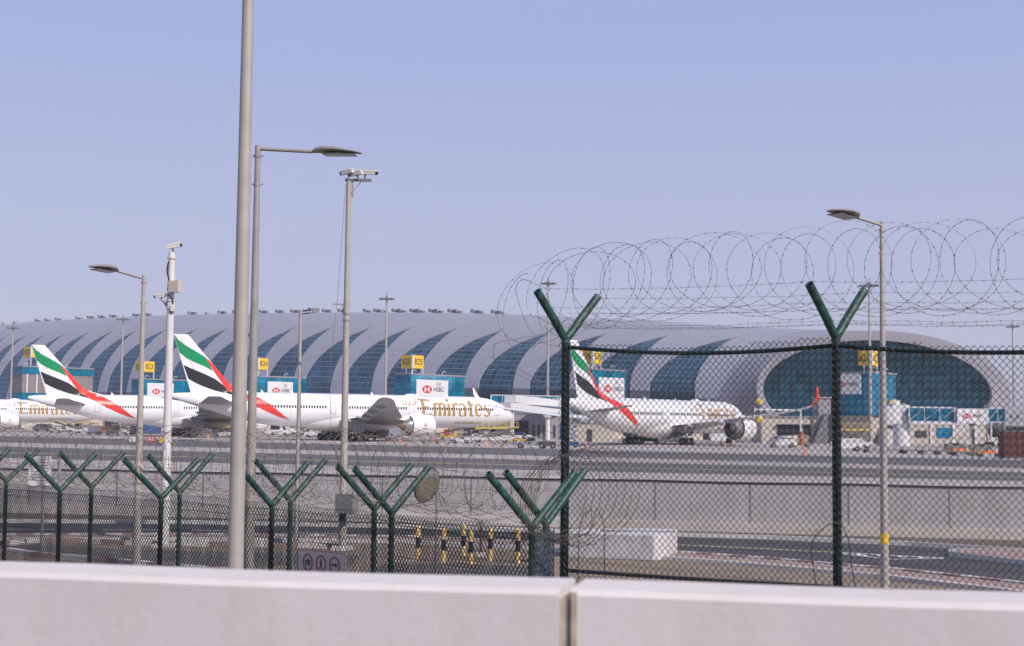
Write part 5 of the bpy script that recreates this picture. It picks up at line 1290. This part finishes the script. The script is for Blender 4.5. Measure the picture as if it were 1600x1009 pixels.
mb = MB(); mb.prism([(w_/2-4.6, 0), (w_/2+.0, 0), (w_/2+.0, h*1.12), (w_/2-2.2, h*1.12)], -3.2, -.02, fn=lambda a, b, c: (a, c, b)); mb.build('sloping_tunnel', M_vgrey, o)
o, w_, h = block('stair_tower', 'small grey stair tower left of the right tall fence post', 'tower', 1279, 1298, 621, 300, M_grey, 6)
face(o, 'door', -.6, .6, 0, 2.2, M_dgrey)
o, w_, h = block('service_block', 'white block below the B27 gate building right of the beige lamp post', 'service building', 1386, 1413, 631, 268, M_steelw, 6)
face(o, 'dark_band', -w_/2+.1, w_/2-.1, h*.42, h*.50, M_dgrey); mb = MB(); mb.box((0, 2, h+.5), (1.6, 1.6, .9)); mb.build('rooftop_unit', M_vyel, o)
o, w_, h = block('service_block', 'cream single-storey block with teal windows under the right passenger bridge', 'service building', 1414, 1562, 659, 290, M_cream, 12)
face(o, 'window', -w_/2+2.0, -w_/2+4.4, 1.4, h*.62, M_dgrey); wnd = face(o, 'window', -w_/2+6.4, -w_/2+10.2, 1.4, h*.75, M_teal); box_uv(wnd); face(o, 'window', -w_/2+13.5, -w_/2+14.8, .1, h*.7, M_dgrey)
for k in range(4): face(o, 'pilaster', -w_/2+.4+k*4.6, -w_/2+.9+k*4.6, 0, h, M_steelw, y=-.14, th=.28)
face(o, 'parapet_band', -w_/2, w_/2, h-.5, h, M_steelw, y=-.1, th=.2)

def bridge_tube(parent, a, b, wd_=3.0, ht=2.9, glass=(0.06, 0.94), solid=False, roof=True, braces=True, gm=None, name='tunnel'):
    a, b = Vector(a), Vector(b); t = (b-a); L = t.length; t.normalize(); sd_ = t.cross(Vector((0, 0, 1))).normalized(); up = sd_.cross(t)
    R = Matrix((t, sd_, up)).transposed(); c = (a+b)/2
    if solid:
        mb = MB(); mb.box(c, (L, wd_, ht), M=R); g = mb.build(name, M_steelw, parent)
    else:
        mb = MB(); mb.box(c, (L-.1, wd_*.94, ht*.86), M=R); g = mb.build(name, gm or M_teal, parent); box_uv(g)
        for s_ in (-1, 1):
            mb = MB(); mb.box(c+up*s_*ht*.46, (L, wd_, ht*.10), M=R); mb.build('beam', M_steelw, g)
        n = max(2, int(L/2.6))
        for s_ in (-1, 1):
            for k in range(n+1):
                q = a.lerp(b, min(.995, max(.005, k/n)))+sd_*s_*(wd_/2-.04); mb = MB(); mb.box(q, (.10 if 0 < k < n else .28, .10, ht*.9), M=R); mb.build('mullion', M_steelw, g)
                if braces and k < n:
                    q2 = a.lerp(b, (k+1)/n)+sd_*s_*(wd_/2-.03); mb = MB(); mb.tube([q-up*ht*.4, q2+up*ht*.4], .045, 4); mb.build('brace', M_steelw, g)
    return g
def legs(parent, x, y, z1, wheels=True, spread=1.2):
    for s_ in (-1, 1):
        mb = MB(); mb.tube([(x, y+s_*spread, .5 if wheels else 0), (x, y+s_*spread, z1)], .18, 8); l_ = mb.build('support_leg', M_steelw, parent)
        if wheels: mb = MB(); mb.tube([(x, y+s_*spread-.3, .5), (x, y+s_*spread+.3, .5)], .5, 12); mb.build('wheel', M_tyre, l_, smooth=True)
    mb = MB(); mb.box((x, y, .8 if wheels else z1-.3), (.5, spread*2+.4, .4)); mb.build('cross_beam', M_vgrey, parent)
# left system at gate B26
o = thing('passenger_bridge', 'white and teal passenger bridges reaching the nose of the middle airliner', 'passenger bridge', (P(870, 650, 322).x, 322, AP)); B0 = Vector(o.location)
W = lambda px, py, Y: P(px, py, Y)-B0
bridge_tube(o, W(768, 623.5, 330), W(878, 625.5, 328), 3, 2.3, braces=False)
bridge_tube(o, W(872, 632, 320), W(822, 625.5, 306), 2.8, 1.9, solid=True); bridge_tube(o, W(822, 625, 306), W(797, 622, 298), 2.6, 1.5, solid=True)
bridge_tube(o, W(872, 638, 316), W(826, 636.5, 306), 2.8, 1.7, solid=True); bridge_tube(o, W(826, 636, 306), W(790, 633.5, 296), 2.5, 1.5, solid=True)
mb = MB(); mb.tube([W(806, 644, 312), W(882, 643, 318)], .28, 6); mb.build('service_beam', M_steelw, o)
c = W(856, 640, 313); mb = MB(); mb.tube([(c.x, c.y, 0), (c.x, c.y, c.z)], .55, 14); mb.build('column', M_steelw, o, smooth=True)
mb = MB(); mb.loft([[(c.x+r_*cos(q*pi/9), c.y+r_*sin(q*pi/9), c.z+z_) for q in range(18)] for r_, z_ in ((.6, -.3), (1.7, -.2), (1.6, .3), (1.0, .8), (.2, 1.0))]); mb.build('column_head', M_steelw, o, smooth=True)
c = W(872, 634, 320); mb = MB(); mb.tube([(c.x+.8, c.y, c.z-2.4), (c.x+.8, c.y, c.z+1.9)], 2.1, 18); mb.build('rotunda', M_steelw, o, smooth=True)
for px in (797, 800):
    c = W(px+2, 634, 298); mb = MB(); mb.tube([(c.x, c.y, 0), (c.x, c.y, c.z-.6)], .2, 8); mb.build('support_leg', M_steelw, o)
# right system
o = thing('passenger_bridge', 'white framed teal glass passenger bridge with an advertising board at the right', 'passenger bridge', (P(1500, 650, 258).x, 258, AP)); B0 = Vector(o.location)
bridge_tube(o, W(1420, 646.5, 260), W(1492, 647.5, 258), 3.0, 2.8)
bridge_tube(o, W(1494, 649, 257.6), W(1541, 649.5, 257), 2.9, 2.7, solid=True); advert(o, W(1517.5, 649.2, 256.0), Vector((1, 0, 0)), Vector((0, 0, 1)), 5.2, 2.5, small=False)
bridge_tube(o, W(1543, 648, 257), W(1574, 647.5, 256), 2.8, 2.7)
bridge_tube(o, W(1574, 649, 256), W(1640, 652, 252), 3.4, 3.4, solid=True)
for px in (1580, 1590, 1600): q = W(px, 650, 253.2); mb = MB(); mb.box(q, (.35, .1, .5)); mb.build('small_window', M_darkglass, o)
c = W(1408, 648, 261); mb = MB(); mb.tube([(c.x, c.y, 0), (c.x, c.y, c.z+1.9)], [1.5, 1.5], 18); mb.build('rotunda', M_steelw, o, smooth=True)
mb = MB(); mb.box((c.x-1.2, c.y-1.4, c.z+.6), (1.3, .2, 4.2)); mb.build('end_panel', M_panel, o)
for px in (1520, 1545, 1566):
    q = W(px, 660, 257); legs(o, q.x, q.y, q.z, wheels=(px != 1520))
mb = MB(); mb.tube([W(1480, 690, 255), W(1505, 662, 255)], .12, 6); mb.tube([W(1486, 691, 255), W(1511, 663, 255)], .12, 6); 
for k in range(8): mb.tube([W(1480+3.1*k, 690-3.5*k, 255), W(1486+3.1*k, 691-3.5*k, 255)], .05, 4)
mb.build('service_stair', M_steelw, o)
mb = MB(); mb.tube([W(1548, 669, 262), W(1604, 672, 258)], 1.5, 14); mb.build('dark_duct', M_vgrey, o, smooth=True)
# guidance gantry with yellow lamps
o = thing('guidance_gantry', 'white gantry pole with a boom carrying two round yellow lamps by the red winglet', 'gantry', (P(1251, 690, 236).x, 236, AP)); B0 = Vector(o.location)
top = W(1251, 640, 236); mb = MB(); mb.tube([(0, 0, 0), (0, 0, top.z)], .16, 8); mb.tube([(0, 0, top.z), W(1180, 639, 236)], .13, 8); mb.build('pole', M_steelw, o)
mb = MB(); mb.tube([(0, 0, .3), (0, 0, top.z*.42)], .19, 8); mb.build('red_section', M_vred, o)
mb = MB(); q = W(1184, 636, 236); mb.tube([W(1179, 652, 236), W(1179, 632, 236)], .07, 6); mb.tube([W(1189, 650, 236), W(1189, 632, 236)], .07, 6); mb.build('hanger', M_steelw, o)
for yy in (626.5, 654.5):
    q = W(1187, yy, 235.8); mb = MB(); mb.tube([q+Vector((0, .3, 0)), q-Vector((0, .2, 0)), q-Vector((0, .3, 0))], [.55, .55, .35], 14); mb.build('yellow_lamp', M_vyel, o, smooth=True)

# ------------------------------------------------------------------ vehicles and ramp equipment
def wheels(o, xs, y, r=.34, w_=.24):
    for x in xs:
        for s_ in (-1, 1):
            mb = MB(); mb.tube([(x, s_*y-w_/2, r), (x, s_*y+w_/2, r)], r, 12); wh = mb.build('wheel', M_tyre, o, smooth=True)
            mb = MB(); mb.tube([(x, s_*y-w_/2-.01, r), (x, s_*y+w_/2+.01, r)], r*.5, 8); mb.build('rim', M_metal, wh)
def prof(o, nm, pts, y0, y1, m, taper=1.0):
    mb = MB(); mb.prism(pts, y0, y1, fn=lambda a, b, c: (a, c, b)); return mb.build(nm, m, o)
def V(name, label, cat, px, py, ang, group=None):
    g = G(px, py, AP); return thing(name, label, cat, g, radians(ang), group)
def pickup(label, px, py, ang, m):
    o = V('pickup_truck', label, 'pickup', px, py, ang)
    prof(o, 'body', [(-2.5, .45), (-2.55, .95), (-.75, 1.0), (-.75, .7), (1.0, .7), (1.0, 1.05), (2.3, .92), (2.5, .75), (2.5, .42)], -.88, .88, m)
    prof(o, 'cab', [(-.8, .95), (-.65, 1.65), (.45, 1.68), (1.15, 1.0)], -.80, .80, m); prof(o, 'side_window', [(-.6, 1.05), (-.5, 1.52), (.38, 1.55), (.85, 1.05)], -.83, .83, M_darkglass)
    prof(o, 'tailgate', [(-2.58, .6), (-2.58, 1.0), (-2.5, 1.0), (-2.5, .6)], -.8, .8, m)
    for s_ in (-1, 1): mb = MB(); mb.box((2.5, s_*.65, .72), (.06, .3, .16)); mb.build('headlight', M_panel, o)
    wheels(o, (-1.6, 1.6), .82, .38); return o
def car(label, px, py, ang, m, group=None):
    o = V('parked_car', label, 'car', px, py, ang, group)
    prof(o, 'body', [(-2.2, .35), (-2.25, .85), (-1.6, 1.0), (1.0, .98), (2.1, .8), (2.25, .55), (2.2, .32)], -.86, .86, m)
    prof(o, 'roof', [(-1.9, .98), (-1.3, 1.5), (.2, 1.52), (1.1, .98)], -.74, .74, m); prof(o, 'side_window', [(-1.6, 1.02), (-1.2, 1.40), (.15, 1.42), (.85, 1.02)], -.77, .77, M_darkglass)
    for s_ in (-1, 1): mb = MB(); mb.box((2.2, s_*.62, .68), (.08, .34, .14)); mb.build('headlight', M_panel, o)
    wheels(o, (-1.35, 1.35), .8, .33); return o
def tug(label, px, py, ang, m, canopy=True):
    o = V('baggage_tug', label, 'tug', px, py, ang)
    prof(o, 'body', [(-1.5, .35), (-1.5, 1.0), (-.6, 1.0), (-.55, .75), (.3, .75), (.35, 1.15), (1.5, 1.05), (1.55, .35)], -.7, .7, m)
    if canopy:
        mb = MB(); mb.box((-.3, 0, 1.95), (1.7, 1.35, .08)); mb.build('canopy', m, o)
        for x in (-1.0, .45):
            for s_ in (-1, 1): mb = MB(); mb.tube([(x, s_*.6, .8), (x, s_*.6, 1.95)], .04, 5); mb.build('canopy_post', M_vgrey, o)
    mb = MB(); mb.box((-.4, 0, .95), (.6, .9, .35)); mb.build('seat', M_blackp, o); wheels(o, (-1.0, 1.0), .66, .34); return o
def van(label, px, py, ang, m, L=5.2, H=2.3, name='service_van', cat='van'):
    o = V(name, label, cat, px, py, ang); h=L/2
    prof(o, 'body', [(-h, .4), (-h, H), (h*.45, H), (h*.78, 1.35), (h, 1.1), (h, .4)], -.95, .95, m); prof(o, 'windscreen', [(h*.47, H-.1), (h*.76, 1.4), (h*.50, 1.4), (h*.3, H-.1)], -.97, .97, M_darkglass)
    prof(o, 'side_window', [(-h*.8, 1.4), (-h*.8, H-.35), (h*.1, H-.35), (h*.1, 1.4)], -.965, .965, M_darkglass); wheels(o, (-h*.62, h*.62), .86, .36); return o
def loader(label, px, py, ang, m=None, h=3.0, L=7.0, group=None):
    """high loader: chassis, raised platform, rails, scissor arms"""
    o = V('cargo_loader', label, 'cargo loader', px, py, ang, group); m = m or M_vyel; h2 = L/2
    mb = MB(); mb.box((0, 0, .75), (L, 2.2, .6)); mb.build('chassis', M_vwhite, o)
    mb = MB(); mb.box((0, 0, h), (L*.8, 2.4, .25)); mb.build('platform', m, o)
    for s_ in (-1, 1):
        for (x0, x1) in ((-.3, .3), (.3, -.3)): mb = MB(); mb.tube([(x0*L, s_*.9, 1.0), (x1*L, s_*.9, h-.1)], .09, 5); mb.build('scissor_arm', M_vgrey, o)
        mb = MB(); mb.tube([(-L*.38, s_*1.15, h+1.05), (L*.38, s_*1.15, h+1.05)], .045, 5); r_ = mb.build('guard_rail', m, o)
        for k in range(6): x = -L*.38+L*.76*k/5; mb = MB(); mb.tube([(x, s_*1.15, h+.1), (x, s_*1.15, h+1.05)], .04, 5); mb.build('rail_post', m, r_)
    mb = MB(); mb.box((h2-.7, -.7, 1.7), (1.2, .9, 1.3)); c_ = mb.build('cab', M_vwhite, o); mb = MB(); mb.box((h2-.6, -.7, 2.0), (1.1, .94, .55)); mb.build('cab_window', M_darkglass, c_)
    wheels(o, (-h2*.7, h2*.7), .95, .4); return o
def belt(label, px, py, ang, m=None):
    o = V('belt_loader', label, 'belt loader', px, py, ang); m = m or M_vwhite
    mb = MB(); mb.box((0, 0, .7), (4.6, 1.6, .5)); mb.build('chassis', m, o)
    prof(o, 'conveyor', [(-3.2, .95), (3.4, 2.5), (3.4, 2.75), (-3.2, 1.2)], -.45, .45, M_blackp)
    for s_ in (-1, 1): mb = MB(); mb.tube([(-2.6, s_*.5, 1.7), (3.2, s_*.5, 3.3)], .04, 5); mb.build('handrail', M_vyel, o)
    mb = MB(); mb.box((1.2, -.6, 1.3), (.9, .5, .9)); mb.build('driver_station', m, o); mb = MB(); mb.tube([(.9, 0, .9), (1.3, 0, 1.9)], .08, 6); mb.build('lift_ram', M_metal, o)
    wheels(o, (-1.5, 1.5), .72, .36); return o
def dolly_proto(label, px, py, ang, m, load=None, group=None):
    o = V('cargo_dolly', label, 'dolly', px, py, ang, group)
    mb = MB(); mb.box((0, 0, .48), (3.2, 1.6, .12)); mb.build('deck', m, o); mb = MB(); mb.tube([(1.6, 0, .4), (2.6, 0, .35)], .05, 5); mb.build('tow_bar', M_vgrey, o)
    for x in (-1.5, 1.5): mb = MB(); mb.tube([(x, -.7, .5), (x, -.7, .95), (x, .7, .95), (x, .7, .5)], .035, 5); mb.build('end_rail', m, o)
    if load is not None:
        prof(o, 'container', [(-1.3, .56), (-1.3, 2.1), (1.3, 2.1), (1.3, .95), (.9, .56)], -.7, .7, load)
    wheels(o, (-1.1, 1.1), .6, .22, .16); return o
def cone_proto(label, g):
    o = thing('traffic_cone', label, 'traffic cone', g, group='orange cones on the apron')
    mb = MB(); mb.box((0, 0, .03), (.42, .42, .06)); mb.build('base', M_vorange, o); mb = MB(); mb.tube([(0, 0, .06), (0, 0, .9)], [.2, .05], 12); mb.build('cone_body', M_vorange, o, smooth=True)
    mb = MB(); mb.tube([(0, 0, .45), (0, 0, .62)], [.131, .106], 12); mb.build('white_sleeve', M_panel, o, smooth=True); return o
def container(label, px, py, ang, m, L=4.5, W_=2.2, H=2.1):
    o = V('cargo_container', label, 'container', px, py, ang); mb = MB(); mb.box((0, 0, H/2+.15), (L, W_, H)); mb.build('box', m, o)
    mb = MB()
    for k in range(int(L/.6)):
        mb = MB(); mb.box((-L/2+.3+k*.6, 0, H/2+.15), (.12, W_+.1, H-.1)); mb.build('rib', m, o)
    mb = MB(); mb.box((0, 0, H+.2), (L+.12, W_+.12, .12)); mb.build('top_frame', M_vgrey, o); mb = MB(); mb.box((0, 0, .1), (L+.1, W_+.1, .16)); mb.build('base_frame', M_vgrey, o); return o

pickup('silver pickup truck facing left near the left post of the tall fence', 831, 699.5, 172, M_vsilver)
tug('white baggage tug below the gold title of the middle airliner', 720, 692, 175, M_vwhite)
dolly_proto('flat rusty dolly left of the white tug, below the middle airliner engine', 673, 693, 5, M_burnt)
loader('yellow-railed cargo loader nearest under the nose of the middle airliner', 768, 690.5, 176, h=2.6, L=7)
loader('yellow-railed cargo loader farther back, just right under the middle airliner nose', 790, 687, 170, h=2.7, L=6.5)
belt('belt loader with yellow handrails beside the white tug and the loaders', 752, 684, 8)
car('blue and white car parked by the grey slotted service block', 810, 685.5, 160, mat('car_pale_blue', (.35, .42, .60), .35))
car('white car parked right of the blue and white car', 829, 685, 165, M_vwhite)
o = V('tow_tractor', 'low orange-yellow tow tractor left of the silver pickup truck', 'tractor', 816, 692, 178)
prof(o, 'body', [(-2.2, .35), (-2.2, 1.0), (-.8, 1.0), (-.6, .8), (2.0, .8), (2.2, .6), (2.2, .35)], -1.0, 1.0, mat('tractor_orange', (.75, .38, .05), .5)); mb = MB(); mb.box((-1.2, 0, 1.25), (.9, 1.2, .5)); mb.build('cab', M_vwhite, o); wheels(o, (-1.3, 1.3), .9, .36)
o = V('low_equipment', 'dark wheeled ground unit right of the silver pickup truck', 'ground equipment', 855, 700, 0)
mb = MB(); mb.box((0, 0, .7), (2.4, 1.5, .7)); mb.build('housing', M_dgrey, o); mb = MB(); mb.tube([(-.4, 0, 1.05), (-.4, 0, 1.5)], .2, 8); mb.build('stack', M_vgrey, o); wheels(o, (-.8, .8), .7, .4)
van('teal minibus under the middle airliner fuselage', 741, 680, 178, M_vteal, 5.6, 2.3, 'minibus', 'minibus')
o = V('red_kiosk', 'small red cabinet behind the middle airliner engine', 'cabinet', 698, 683, 0); mb = MB(); mb.box((0, 0, 1.0), (1.3, .8, 2.0)); mb.build('housing', M_vred, o); mb = MB(); mb.box((0, -.42, 1.2), (.9, .05, 1.1)); mb.build('door', M_logo, o)
dolly_proto('orange tow-bar dolly under the middle airliner engine', 617, 687, 4, mat('dolly_orange', (.6, .3, .06), .6))
o = V('ground_power_unit', 'pale blue-grey ground power unit between the gear and the engine of the middle airliner', 'power unit', 617, 681, 0); mb = MB(); mb.box((0, 0, 1.3), (2.6, 1.6, 2.2)); mb.build('housing', M_vsilver, o); wheels(o, (-.9, .9), .7, .25); mb = MB(); mb.tube([(-1.3, -.3, 1.6), (-1.9, -.4, .8), (-1.4, -.4, 2.4)], .06, 5); mb.build('cable', M_blackp, o)
loader('yellow cargo loader under the rear fuselage of the middle airliner', 484, 679, 175, h=2.3, L=6)
van('white service van under the rear fuselage of the middle airliner', 492, 682.5, 175, M_vwhite, 4.6, 1.9)
for k, (x, y) in enumerate(((512, 685), (522, 687), (531, 685))):
    dolly_proto(['dark loaded dolly, leftmost of three by the beige camera pole', 'dark loaded dolly, middle of three by the beige camera pole', 'dark loaded dolly, rightmost of three by the beige camera pole'][k], x, y, 20-k*15, M_vgrey, M_dgrey, group='dark dollies by the beige camera pole')
# around the left aircraft
container('blue cargo container between the slim lamp post and the white camera pole', 232, 677, 3, M_vblue, 6.0, 2.2, 2.6)
loader('yellow-green cargo loader under the tail of the left airliner', 134, 676, 175, h=2.6, L=6)
belt('white belt loader left of the yellow-green loader under the left tail', 104, 674, 170)
van('white service van by the cream wall at the far left', 66, 673, 178, M_vwhite, 5, 2.1)
tug('small white tug between the far-left van and the belt loader', 87, 675, 0, M_vwhite)
van('orange-red catering van under the middle of the left airliner', 162, 677.5, 175, mat('van_brick', (.35, .12, .07), .5), 4, 2.0, 'catering_van', 'van')
loader('grey cargo loader under the fuselage of the left airliner', 190, 676, 178, M_vgrey, 2.2, 6)
tug('white tug just left of the slim lamp post', 203, 678, 5, M_vwhite)
dolly_proto('loaded grey dolly just left of the big blue container', 213, 679, 0, M_vgrey, M_grey)
belt('belt loader right of the white camera pole under the left airliner wing', 276, 680, 170)
# around the right aircraft
van('green truck under the belly of the right airliner', 1015, 692, 165, mat('truck_green', (.03, .25, .13), .5), 4.5, 2.4, 'green_truck', 'truck')
tug('white tug left of the rear wheels of the right airliner', 985, 693, 170, M_vwhite)
o = V('blue_lift', 'blue platform lift directly right of the left tall fence post', 'platform lift', 891, 698, 0)
mb = MB(); mb.box((0, 0, .6), (2.4, 1.6, .6)); mb.build('chassis', M_vblue, o)
for z in (1.0, 1.7, 2.4):
    for s_ in (-1, 1): mb = MB(); mb.tube([(-.9*s_, -.5, z), (.9*s_, -.5, z+.7)], .07, 5); mb.build('scissor_arm', M_vblue, o)
mb = MB(); mb.box((0, 0, 3.2), (2.3, 1.5, .15)); mb.build('platform', M_vblue, o); wheels(o, (-.8, .8), .7, .35)
o = V('wall_screen', 'pale site cabin behind the tail of the right airliner', 'cabin', 935, 693, 0); o.location.y += 30
mb = MB(); mb.box((0, 0, 1.8), (9, 3, 3.6)); mb.build('wall', M_cream, o); mb = MB(); mb.box((0, -1.55, 1.3), (1.1, .1, 2.4)); mb.build('door', M_dgrey, o); mb = MB(); mb.box((0, 0, 3.7), (9.3, 3.3, .2)); mb.build('roof', M_grey, o)
van('white service van in front of the cream block window band', 1222, 698, 176, M_vwhite, 4.6, 1.9)
dolly_proto('brown dolly with netted load right of the van by the cream block', 1250, 698, 0, M_burnt, mat('load_tan', (.32, .24, .15), .8, var=.3, scale=4))
loader('yellow cargo loader right of the right tall fence post', 1334, 699, 176, h=3.0, L=6)
van('white and blue baggage truck right of the right tall fence post', 1322, 703.5, 178, M_vwhite, 4.6, 1.8)
d0 = dolly_proto('low dark dolly, first in the row right of the beige lamp post', 1366, 706, 2, M_vgrey, group='row of low dollies on the apron')
names = ['second', 'third', 'fourth', 'fifth', 'sixth']
for k, (x, y) in enumerate(((1396, 707), (1426, 708), (1452, 709), (1478, 710), (1505, 711.5))):
    copy_tree(d0, G(x, y, AP), radians(rnd.uniform(-4, 4)), 'low dark dolly, %s in the row right of the beige lamp post' % names[k])
for x, y, lab in ((1498, 709, 'orange-loaded dolly, left one of two near the maroon container'), (1545, 713, 'orange-loaded dolly, right one of two near the maroon container')):
    o = dolly_proto(lab, x, y, 0, mat('dolly_orange', (.6, .3, .06), .6), group='orange-loaded dollies'); mb = MB(); mb.box((0, 0, .66), (1.5, .9, .22)); mb.build('load', M_vorange, o)
container('dark maroon container at the right edge of the picture', 1592, 716, 0, M_maroon, 4.0, 2.2, 3.0)
tug('dark tug under the right passenger bridge, left one of two', 1492, 703, 5, M_vgrey)
tug('dark tug under the right passenger bridge, right one of two', 1532, 705, 0, M_vgrey)
loader('tall yellow cargo loader behind the white van under the rear of the middle airliner', 471, 677, 178, h=3.6, L=6.5)
loader('pale cargo loader just left of the beige camera pole under the middle airliner', 509, 681, 176, M_vwhite, 3.0, 6)
belt('white belt loader right of the beige camera pole under the middle airliner wing', 560, 684, 172)
dolly_proto('dark loaded dolly right of the beige camera pole under the wing shadow', 577, 687, 3, M_vgrey, M_dgrey)
dolly_proto('tan loaded dolly under the wing of the middle airliner near its engine', 594, 687, 0, M_vgrey, mat('load_tan', (.32, .24, .15), .8, var=.3, scale=4))
van('cream catering truck behind the engine of the middle airliner', 655, 680, 178, M_cream, 5.5, 3.0, 'catering_truck', 'truck')
belt('yellow belt loader under the gold lettering of the middle airliner', 703, 686, 5, M_vyel)
loader('tall yellow cargo loader behind the left airliner between the two white tugs', 119, 673, 176, h=3.4, L=6)
dolly_proto('dark loaded dolly beneath the front of the left airliner fuselage', 176, 679.5, 0, M_vgrey, M_dgrey)
dolly_proto('pale loaded dolly left of the orange-red catering van', 147, 678, 0, M_vgrey, M_vwhite)
container('dark grey container under the left airliner wing, right of the white camera pole', 291, 681, 0, M_dgrey, 5, 2.0, 1.7)
container('second dark container under the left airliner wing, nearer the thick pole', 318, 683, 4, M_vgrey, 5, 2.0, 1.5)
loader('yellow cargo loader just left of the thick grey pole', 349, 682, 176, h=2.2, L=5)
van('white catering truck just right of the thick grey poles', 436, 679, 3, M_vwhite, 5, 2.8, 'catering_truck', 'truck')
loader('low grey loader under the belly of the right airliner', 1055, 694, 170, M_vgrey, 1.9, 6)
container('white cabin container behind the right airliner engine', 1128, 690, 0, M_vwhite, 5, 2.2, 2.4)
cones = [(1257, 709.5, 'orange cone alone on the apron right of the engine of the right airliner'), (759, 697, 'orange cone in front of the loader under the middle airliner nose'), (676, 689.5, 'orange cone by the rusty dolly left of the white tug'),
         (625, 689, 'orange cone under the engine of the middle airliner'), (1127, 694, 'orange cone left of the engine of the right airliner'), (1142, 695.5, 'orange cone below the engine of the right airliner'), (325, 684, 'orange cone right of the white camera pole'), (917, 701, 'orange cone right of the blue lift')]
cp_ = None
for x, y, lab in cones:
    if cp_ is None: cp_ = cone_proto(lab, G(x, y, AP))
    else: copy_tree(cp_, G(x, y, AP), 0, lab)
# taxiway signs
def taxi_sign(label, x0, x1, y0, y1, m, txt, mt):
    g = G((x0+x1)/2, y1, AP); Y = g.y; w_ = (x1-x0)/FPX*Y; h = (y1-y0)/FPX*Y; o = thing('taxiway_sign', label, 'taxiway sign', g)
    mb = MB(); mb.box((0, 0, h*.58), (w_, .25, h*.84)); p_ = mb.build('sign_box', m, o)
    if txt: wall_text(p_, txt, Vector((0, -.13, h*.58)), Vector((1, 0, 0)), Vector((0, 0, 1)), h*.78, mt, 'lettering', bold=.02, xs=.9)
    for s_ in (-1, 1): mb = MB(); mb.box((s_*w_*.35, 0, h*.08), (.1, .1, h*.16)); mb.build('leg', M_vgrey, o)
taxi_sign('small white taxiway sign left of the slim lamp post', 202, 211, 683, 690.5, M_panel, '3', M_dark)
taxi_sign('red taxiway sign with white lettering between lamp post and white camera pole', 228, 242, 680.5, 691, M_logo, 'U1E', M_panel)
taxi_sign('yellow and black taxiway sign behind the white camera pole', 249, 268, 683, 692, M_sign, 'U', M_dark)
